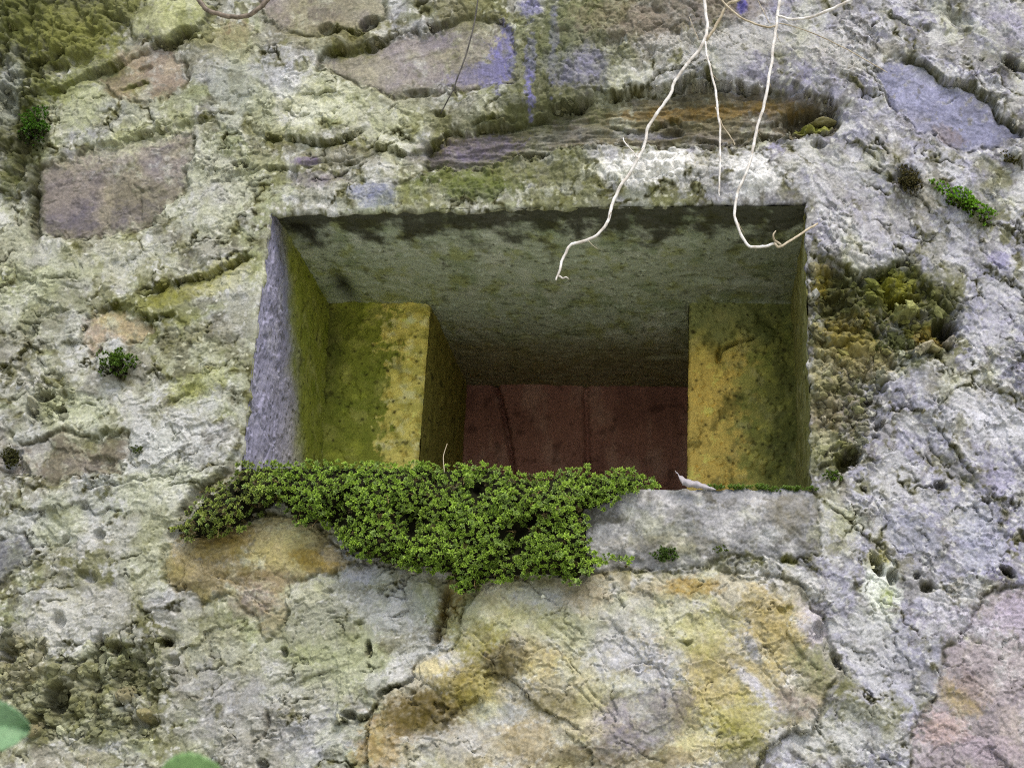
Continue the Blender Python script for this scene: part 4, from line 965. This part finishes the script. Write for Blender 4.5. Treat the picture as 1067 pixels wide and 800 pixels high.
MAT_OUT = [(177,553),(182,545),(200,530),(212,514),(238,500),(252,484),(300,483),(345,482),(400,483),(430,482),(462,487),(492,482),(526,488),(551,498),(571,494),(610,488),(626,497),(641,488),(662,494),(680,500),(686,506),(668,511),(652,514),(640,527),(613,534),(616,556),(616,574),(640,581),(657,582),(660,589),(628,590),(612,600),(600,607),(576,604),(548,602),(526,604),(507,604),(498,617),(476,618),(468,600),(440,595),(405,590),(379,585),(362,577),(340,547),(318,550),(306,541),(288,528),(270,543),(240,556),(216,566),(196,564)]
mu, mv = np.meshgrid(np.arange(165, 700, 3.0), np.arange(470, 630, 3.0)); mu = mu.astype(F32); mv = mv.astype(F32)
def mat_thick(u, v):
    """how far the cushion bulges from the wall (m) at a photo point, and distance to its outline"""
    uu = u + 4 * fbm(u, v, 22, 3, 601); vv = v + 4 * fbm(u, v, 22, 3, 604)
    d, _, _ = seg_dist(uu, vv, MAT_OUT, True); ins = inside(uu, vv, MAT_OUT)
    sd = np.where(ins, d, -d)
    q_ = 5 * fbm(u, v, 16, 3, 607); w1, w2, wi = worley(u + q_, v - q_, 36, 77); x1, x2, xi = worley(u - q_, v + q_, 15, 79)
    cush = np.sqrt(np.clip(1 - (w1 / .85) ** 2, 0, 1)); cu2 = np.sqrt(np.clip(1 - (x1 / .85) ** 2, 0, 1))
    return (.012 + .026 * sst(0, 26, sd) + .030 * (cush - .6) + .011 * (cu2 - .5)), sd, .6 * cush + .4 * cu2
moss_root = empty('moss_mat', tuple(W(440, 545, -.02)))
tag(moss_root, 'thick green moss mat hanging over the left part of the sill', 'moss')
th, msd, _ = mat_thick(mu, mv)
ms_in = msd > 3
bp_ = np.array([[W(mu[i, j], mv[i, j], -(th[i, j] - .006) if msd[i, j] > 5 else .004) for j in range(mu.shape[1])] for i in range(mu.shape[0])])
ii = np.arange(mu.size).reshape(mu.shape)
fk = ms_in[:-1, :-1] & ms_in[1:, 1:] & ms_in[:-1, 1:] & ms_in[1:, :-1]
mq = np.stack([ii[:-1, :-1], ii[1:, :-1], ii[1:, 1:], ii[:-1, 1:]], -1)[fk]
us, inv = np.unique(mq, return_inverse=True)
link('humus', np_mesh('humus', local(moss_root, bp_.reshape(-1, 3)[us]), inv.reshape(-1, 4)), moss_root, MAT_SOIL)
LV = Leaves()
gu, gv = np.meshgrid(np.arange(165, 700, 4.2), np.arange(470, 626, 4.2))
ru = (gu + RNG.uniform(-2.2, 2.2, gu.shape)).ravel().astype(F32); rv = (gv + RNG.uniform(-2.2, 2.2, gv.shape)).ravel().astype(F32)
rth, rsd, rc = mat_thick(ru, rv)
cl_n = fbm(ru, rv, 60, 3, 620)
for u, v, t, s_, cu, q in zip(ru, rv, rth, rsd, rc, cl_n):
    if s_ < -1.5: continue
    t += random.uniform(-.006, .006)
    if cu < .54 and random.random() < .85: continue
    if s_ < 7 and v > 515 and random.random() < .3: continue
    p = W(u, v, -t)
    left_dry = min(1, sst(330, 200, u) * .7 + .3 * max(0, q))
    nrm = np.array([random.uniform(-.35, .35), -.8, .25 + random.uniform(-.35, .35)])
    g1 = lin(158, 190, 66) * (1 - left_dry) + lin(146, 146, 76) * left_dry
    g1 = g1 * random.uniform(.6, 1.35) * (.7 + .6 * sst(.35, .8, cu)); g1 = lin(112, 90, 56) if random.random() < .04 + .2 * sst(300, 190, u) else g1
    if random.random() < .10: g1 = lin(176, 206, 104)
    g0 = lin(40, 62, 12) * random.uniform(.7, 1.2)
    LV.rosette(p, nrm, random.choice((.0032, .004, .0046, .006)) * random.uniform(.85, 1.15), random.choice((6, 7, 8, 9)), g0, g1, random.uniform(.9, 1.2))
for i in range(90):                                          # longer trailing shoots and dead stalks
    u, v = random.uniform(190, 660), random.uniform(490, 610)
    t_, s_, _c = mat_thick(np.array([u], F32), np.array([v], F32))
    if s_[0] < 1: continue
    p = W(u, v, -t_[0]); dr = np.array([random.uniform(-.6, .6), -.5, random.uniform(-.7, .7)]); dr /= np.linalg.norm(dr)
    dead = random.random() < .5
    for k in range(4):
        if dead: LV.leaf(p, dr, np.cross(dr, [0, -1, .2]), np.array([0, -1., .1]), .006, .0006, lin(110, 88, 50), lin(150, 126, 80))
        else: LV.rosette(p, dr, .0034, 6, lin(60, 80, 20), lin(150, 178, 74), .8)
        p = p + dr * .0042; dr = dr + np.array([random.uniform(-.2, .2), 0, -.2]); dr /= np.linalg.norm(dr)
LV.build('moss_shoots', MAT_MOSS, moss_root)

def tuft(name, label, px, py, rx, ry, depth, n, L, cols, cat='moss', wisp=.2, up=(0, -.6, .6), group=None, rot=0, dry=None):
    c0 = W(px, py, -depth * .3); root = empty(name, tuple(c0)); tag(root, label, cat, group)
    lv = Leaves(); ca, sa = math.cos(math.radians(rot)), math.sin(math.radians(rot))
    for i in range(int(n * 1.7)):
        a = random.random() * 6.283; r = math.sqrt(random.random())
        kq = 1 + .28 * math.sin(2 * a + px) + .22 * math.sin(5 * a + py)
        e, f = r * math.cos(a) * rx * .8 * kq, r * math.sin(a) * ry * .8 * kq
        u, v = px + e * ca - f * sa, py + e * sa + f * ca
        dd = depth * math.sqrt(max(0, 1 - r * r)) * random.uniform(.3, 1)
        p = W(u, v, -dd - .002)
        rad = np.array([math.cos(a) * r, 0, -math.sin(a) * r])
        nrm = np.array(up) + rad * .9 + RNG.normal(0, .25, 3)
        g1 = lin(*cols[1]) * random.uniform(.7, 1.3); g0 = lin(*cols[0])
        if dry and f > ry * .15 and random.random() < .7: g1 = lin(*dry) * random.uniform(.6, 1.2)
        lv.rosette(p, nrm, L * .72 * random.uniform(.7, 1.3), random.choice((6, 7, 8)), g0, g1, random.uniform(.3, .9))
    cx = lv.build('moss_shoots', MAT_MOSS, root)
    hv, hf = [], []
    R, Q = 6, 14
    for i in range(R + 1):
        for j in range(Q):
            a = 6.283 * j / Q; r = i / R; k = 1 + .2 * math.sin(3 * a + px)
            e, f = r * k * rx * .62 * math.cos(a), r * k * ry * .62 * math.sin(a)
            hv.append(W(px + e * ca - f * sa, py + e * sa + f * ca, .012 * r - depth * .6 * math.sqrt(max(0, 1 - r * r))))
    for i in range(R):
        for j in range(Q): hf.append((i * Q + j, i * Q + (j + 1) % Q, (i + 1) * Q + (j + 1) % Q, (i + 1) * Q + j))
    link('humus', np_mesh('humus', local(root, np.array(hv)), np.array(hf)), root, MAT_SOIL)
    return root
GR = 'moss tufts growing on the wall'
tuft('moss_tuft', 'round dark green moss tuft with brown roots below it, left of the opening', 121, 379, 20, 21, .026, 200, .0052, ((44, 60, 14), (112, 146, 48)), group=GR, dry=(66, 56, 40))
tuft('moss_tuft', 'bright lime green elongated moss tuft at the upper right', 1006, 211, 38, 14, .018, 220, .0052, ((70, 90, 20), (140, 196, 50)), group=GR, rot=28, dry=(70, 66, 34))
tuft('moss_tuft', 'dry olive brown moss tuft beside the lime green one', 948, 188, 15, 14, .014, 110, .0045, ((50, 46, 22), (106, 100, 56)), group=GR)
tuft('moss_tuft', 'deep green moss tuft in the crevice at the upper left', 36, 133, 22, 21, .022, 190, .0052, ((44, 64, 12), (92, 140, 34)), group=GR, dry=(60, 56, 26))
tuft('moss_tuft', 'tiny green moss tuft under the grey sill block', 693, 577, 13, 11, .012, 80, .0045, ((54, 72, 22), (104, 134, 58)), group=GR)
tuft('moss_tuft', 'sparse green moss speck right of the tiny tuft below the sill', 750, 572, 8, 5, .006, 30, .0035, ((70, 84, 30), (128, 146, 70)), group=GR)
tuft('moss_tuft', 'olive moss cushion near the right edge', 1056, 165, 12, 9, .014, 80, .0035, ((60, 58, 18), (104, 100, 40)), group=GR)
tuft('moss_tuft', 'small green moss spot right of the red brown stone', 143, 468, 7, 4, .006, 26, .0034, ((54, 66, 22), (96, 112, 44)), group=GR)
tuft('moss_tuft', 'dark olive moss clump at the left edge beside the red brown stone', 12, 476, 13, 12, .012, 80, .004, ((46, 46, 20), (90, 92, 42)), group=GR)
tuft('moss_tuft', 'green moss clump in the hole below the broken right edge', 868, 496, 9, 7, .012, 50, .004, ((60, 76, 22), (112, 140, 52)), group=GR)
# low green fringe where the right pier meets the sill
fr = empty('moss_fringe', tuple(W(780, 508, .01))); tag(fr, 'low green moss fringe along the right part of the sill', 'moss')
lv = Leaves()
for i in range(260):
    u = 728 + 124 * random.random(); p = W(u, 509 + random.uniform(-2.5, 2) + (2 if u > 800 else 0), -.004 + .008 * random.random())
    if random.random() < .35 * (1 + math.sin(u * .21)): continue
    lv.rosette(p, np.array([random.uniform(-.4, .4), -.5, .9]), random.uniform(.003, .005), 6, lin(64, 84, 24), lin(120, 152, 56) * random.uniform(.7, 1.2), .8)
lv.build('moss_shoots', MAT_MOSS, fr)

# ------------------------------------------------------------------ roots and twigs
def spline(pts, k=7):
    P = [np.array(p, float) for p in pts]; P = [2 * P[0] - P[1]] + P + [2 * P[-1] - P[-2]]; out = []
    for i in range(1, len(P) - 2):
        for t in np.linspace(0, 1, k, endpoint=False):
            a, b, c, d = P[i - 1:i + 3]
            out.append(.5 * (2 * b + (c - a) * t + (2 * a - 5 * b + 4 * c - d) * t * t + (3 * b - a - 3 * c + d) * t ** 3))
    out.append(P[-2]); return np.array(out)
def root_mat(name, c1, c2):
    m, nt, b = mat_base(name, .6, .35); N = nt.nodes.new; L = nt.links.new
    g = N('ShaderNodeNewGeometry'); n = N('ShaderNodeTexNoise'); n.inputs['Scale'].default_value = 90; n.inputs['Detail'].default_value = 4
    L(g.outputs['Position'], n.inputs['Vector'])
    r = N('ShaderNodeValToRGB'); r.color_ramp.elements[0].position = .35; r.color_ramp.elements[1].position = .62
    r.color_ramp.elements[0].color = (*lin(*c1), 1); r.color_ramp.elements[1].color = (*lin(*c2), 1)
    L(n.outputs[0], r.inputs[0]); L(r.outputs[0], b.inputs['Base Color'])
    bp = N('ShaderNodeBump'); bp.inputs['Strength'].default_value = .4; bp.inputs['Distance'].default_value = .0008
    L(n.outputs[0], bp.inputs['Height']); L(bp.outputs[0], b.inputs['Normal'])
    return m
MAT_ROOT = root_mat('pale_root_bark', (178, 170, 158), (228, 224, 218)); MAT_TAN = root_mat('tan_root_bark', (146, 132, 106), (186, 174, 150)); MAT_TWIG = root_mat('grey_brown_twig', (84, 74, 62), (134, 120, 104)); MAT_DARK = root_mat('dark_stem', (54, 50, 46), (84, 80, 74))
def tube(name, pts, mat, parent, k=7, sides=8):
    """pts: px, py, distance in front of the wall (m), diameter in photo px"""
    S = spline(pts, k); n = len(S)
    ctr = np.array([W(q[0], q[1], -q[2]) for q in S]); rad = np.maximum(S[:, 3] * .84, .5) * PX * .5
    ctr += np.stack([fbm(np.arange(n) * 1.0, np.zeros(n) + 3 * j, 5, 2, 700 + j) for j in range(3)], 1) * (rad[:, None] * .7)
    rad = rad * (1 + .18 * fbm(np.arange(n) * 1.0, np.zeros(n), 3, 2, 710))
    tg = np.gradient(ctr, axis=0); tg /= np.linalg.norm(tg, axis=1)[:, None] + 1e-12
    v, f = [], []
    ref = np.array([.2, -.9, .3])
    for i in range(n):
        a = np.cross(tg[i], ref); a /= np.linalg.norm(a) + 1e-9; b = np.cross(tg[i], a)
        for j in range(sides):
            t = 6.28318 * j / sides; v.append(ctr[i] + (a * math.cos(t) + b * math.sin(t)) * rad[i])
    for i in range(n - 1):
        for j in range(sides):
            f.append((i * sides + j, i * sides + (j + 1) % sides, (i + 1) * sides + (j + 1) % sides, (i + 1) * sides + j))
    f2 = [tuple(q) for q in f] + [tuple(range(sides - 1, -1, -1)), tuple(range((n - 1) * sides, n * sides))]
    return link(name, np_mesh(name, local(parent, np.array(v)), f2), parent, mat)
def z5(*q): return [(560 + x * .375, y * .375, d, w) for x, y, d, w in q]
ra = empty('hanging_root', tuple(W(733, 0, -.03)))
tag(ra, 'long pale root ending in a small fork over the dark soffit', 'root', 'pale roots hanging over the opening')
tube('root_stem', z5((456,-120,.04,4.5),(460,-30,.04,4.5),(466,20,.04,4.4),(472,70,.04,4.4),(464,112,.04,4.6),(440,150,.038,4.6),(410,188,.036,4.4),(385,220,.036,4.4),(370,262,.035,4.2),(340,305,.035,4.2),(310,348,.035,4.2),(300,392,.034,4.2),(282,438,.032,4.2),(256,482,.028,4.4),(230,520,.03,4.4),(210,560,.03,4.2),(196,612,.03,4.0),(170,650,.03,3.9),(130,670,.03,3.9),(92,682,.03,3.8),(74,712,.03,3.6),(62,748,.03,3.2),(52,780,.03,2.2)), MAT_ROOT, ra)
tube('root_tip', z5((59,768,.031,2.4),(70,773,.032,2.2),(80,770,.033,1.8),(87,775,.034,1.0)), MAT_ROOT, ra)
tube('rootlet', z5((600,-30,.05,4),(560,0,.05,4),(527,14,.046,4),(508,52,.044,4),(480,98,.041,4),(466,112,.039,3.6)), MAT_TAN, ra)
tube('rootlet', z5((466,118,.04,2.6),(470,150,.04,2.8),(481,192,.04,2.8),(494,248,.04,3.0),(501,310,.04,3.0),(508,370,.04,3.0),(507,450,.04,2.6),(505,520,.04,2.2),(505,546,.04,1.2)), MAT_ROOT, ra)
tube('rootlet', z5((494,300,.04,1.6),(514,348,.04,1.8),(532,374,.04,1.6),(544,392,.04,1.4),(548,404,.04,.9)), MAT_TAN, ra)
tube('rootlet', z5((278,440,.034,1.4),(262,418,.03,1.6),(244,398,.026,1.6),(238,384,.022,1.2)), MAT_ROOT, ra)
tube('rootlet', z5((448,112,.034,.8),(436,84,.03,.8),(422,48,.026,.8)), MAT_TAN, ra)
_hair = random.Random(3)
for (x, y) in ((455, 140), (372, 258), (318, 334), (296, 410), (205, 590), (140, 668), (482, 200), (506, 400)):
    a_ = _hair.uniform(-1, 1); L_ = _hair.uniform(14, 34)
    tube('root_hair', z5((x, y, .035, .9), (x + L_ * .5 * a_, y + L_ * .5, .034, .8), (x + L_ * a_ + 3, y + L_, .03, .5)), MAT_TAN, ra, sides=5)
rb = empty('hanging_root', tuple(W(812, 0, -.03)))
tag(rb, 'pale root curving right to the corner of the opening with a curled tip', 'root', 'pale roots hanging over the opening')
tube('root_stem', z5((690,-120,.045,4.2),(678,-40,.045,4.2),(670,20,.044,4.2),(664,70,.043,4.2),(655,130,.042,4.2),(648,190,.042,4.0),(638,250,.042,4.0),(624,312,.042,3.9),(604,384,.042,3.8),(592,448,.042,3.6),(566,510,.042,3.6),(551,560,.042,3.6),(549,606,.042,3.6),(568,656,.042,3.6),(590,684,.042,3.4),(630,684,.042,3.4),(664,674,.044,3.2)), MAT_ROOT, rb)
tube('rootlet', z5((656,676,.044,3.0),(672,686,.044,3.2),(710,664,.038,3.0),(745,642,.026,3.0),(778,622,.012,2.8)), MAT_TAN, rb)
tube('rootlet', z5((676,682,.044,2.6),(660,668,.047,2.6),(655,654,.05,2.4),(662,642,.05,1.4)), MAT_TAN, rb)
tube('rootlet', z5((664,46,.044,3),(700,53,.046,3.4),(740,52,.05,3.6),(790,38,.056,3.8),(840,16,.06,4),(880,-8,.065,4),(920,-40,.07,4)), MAT_ROOT, rb)
tube('rootlet', z5((500,-30,.05,2.6),(514,2,.05,2.6),(545,34,.048,2.6),(590,62,.046,2.6),(636,76,.045,2.6),(662,72,.045,2)), MAT_TAN, rb)
tube('rootlet', z5((672,66,.044,1.4),(730,80,.04,1.4),(800,108,.034,1.4),(860,138,.03,1.4),(920,172,.026,1.3),(973,202,.02,1.0)), MAT_TAN, rb)
tube('rootlet', z5((600,-20,.04,.8),(622,20,.04,.8),(640,56,.042,.8),(650,68,.043,.6)), MAT_TAN, rb)
for (x, y) in ((664, 90), (645, 215), (612, 360), (558, 620), (610, 684)):
    a_ = _hair.uniform(-1, 1); L_ = _hair.uniform(14, 34)
    tube('root_hair', z5((x, y, .041, .9), (x + L_ * .5 * a_, y + L_ * .5, .04, .8), (x + L_ * a_ + 3, y + L_, .036, .5)), MAT_TAN, rb, sides=5)
tw = empty('twig', tuple(W(242, 10, -.05))); tag(tw, 'thick grey brown twig loop dipping in at the top left', 'twig')
tube('twig_stem', [(196,-40,.06,6.5),(202,-12,.06,6.5),(210,4,.06,6.5),(226,15,.06,6.5),(244,18,.06,6.5),(262,14,.06,6.5),(278,2,.06,6.5),(292,-24,.06,6.5)], MAT_TWIG, tw, sides=10)
ts = empty('dry_twig', tuple(W(480, 60, -.03))); tag(ts, 'thin dark dry twig leaning against the lilac grey stone', 'twig')
tube('stem', [(500,-30,.035,2),(498,0,.035,2),(493,30,.032,2),(486,56,.028,2),(478,78,.024,2),(470,98,.018,2),(459,119,.008,1.6)], MAT_DARK, ts)
st2 = empty('dry_straw', tuple(W(91, 795, -.02))); tag(st2, 'tiny upright straw at the bottom edge by the two leaves', 'straw')
tube('stem', [(92,815,.02,1.6),(91,800,.025,1.6),(92,789,.03,1.0)], MAT_TAN, st2)
st3 = empty('dry_straw', tuple(W(462, 480, -.02))); tag(st3, 'fine dry straw rising from the moss before the left pier', 'straw')
tube('stem', [(463,492,.03,1.0),(462,476,.025,1.0),(466,462,.02,.8)], MAT_TAN, st3)

# ------------------------------------------------------------------ dry curled leaf on the sill
dm, dnt, db = mat_base('dry_grey_leaf', .8, .2); db.inputs['Base Color'].default_value = (*lin(158, 153, 156), 1)
dl = empty('dry_leaf', tuple(W(722, 505, -.012))); tag(dl, 'curled pale grey dry leaf lying on the sill by the right pier', 'leaf')
ctr = spline([(705, 492, -.004, 4), (709, 499, .0, 9), (716, 503, .004, 8), (727, 505, .008, 7), (737, 508, .012, 5), (746, 510, .014, 1)], 6)
v, f = [], []
for i, q in enumerate(ctr):
    for j in range(5):
        e = (j - 2) / 2.0
        v.append(W(q[0] + 1.2 * e * (i < 8), q[1] + e * q[3] * .5 + .5 * math.sin(i * 1.3 + j), -.012 - q[2] * .3 - .004 * (1 - e * e) + .002 * math.sin(i * .9)))
for i in range(len(ctr) - 1):
    for j in range(4): f.append((i * 5 + j, i * 5 + j + 1, i * 5 + j + 6, i * 5 + j + 5))
o = link('leaf_blade', np_mesh('leaf_blade', local(dl, np.array(v)), np.array(f)), dl, dm)
md = o.modifiers.new('thickness', 'SOLIDIFY'); md.thickness = .0006

# ------------------------------------------------------------------ two green leaves close to the lens
def green_leaf(label, cx, cy, rx, ry, ang, dist, col, petiole):
    root = empty('green_leaf', tuple(W(cx, cy, -dist))); tag(root, label, 'leaf', 'green leaves in front of the wall')
    ca, sa = math.cos(math.radians(ang)), math.sin(math.radians(ang))
    v, f, c = [], [], []; nu, nv_ = 24, 15
    for i in range(nu + 1):
        t = i / nu; x = (2 * t - 1); hw = (math.sin(math.pi * min(1, t * 1.02)) ** .62) * (1 - .25 * (t - .5))
        hw *= 1 + .03 * math.sin(i * 2.6)
        for j in range(nv_):
            e = (j - (nv_ - 1) / 2) / ((nv_ - 1) / 2)
            a, b = x * rx, e * ry * hw
            u, w_ = cx + a * ca - b * sa, cy + a * sa + b * ca
            v.append(W(u, w_, -dist - .008 * abs(e) - .008 * (1 - x * x) + .0012 * math.cos((abs(e) * 3 - t * 7) * 6.28)))
            vein = math.exp(-(e / .06) ** 2) + .45 * max(0, math.cos((abs(e) * 3 - t * 7) * 6.28)) ** 8
            c.append(lin(*col) * (1 + .35 * vein + .06 * math.sin(i * 1.7 + j)))
    for i in range(nu):
        for j in range(nv_ - 1): f.append((i * nv_ + j, i * nv_ + j + 1, (i + 1) * nv_ + j + 1, (i + 1) * nv_ + j))
    o = link('leaf_blade', np_mesh('leaf_blade', local(root, np.array(v)), np.array(f), np.array(c)), root, MAT_LEAF)
    md = o.modifiers.new('thickness', 'SOLIDIFY'); md.thickness = .0004
    tube('petiole', petiole, MAT_TAN, root)
green_leaf('green leaf cut by the left edge of the picture near the bottom', -6, 756, 39, 27, 4, .9, (128, 164, 120), [(-44, 754, .902, 3), (-60, 770, .91, 3), (-80, 830, .92, 3), (-90, 900, .92, 3.4)])
green_leaf('green leaf whose rounded top shows at the bottom edge', 201, 820, 42, 37, -8, .9, (134, 170, 108), [(160, 828, .902, 3), (140, 850, .91, 3), (130, 900, .92, 3.4)])
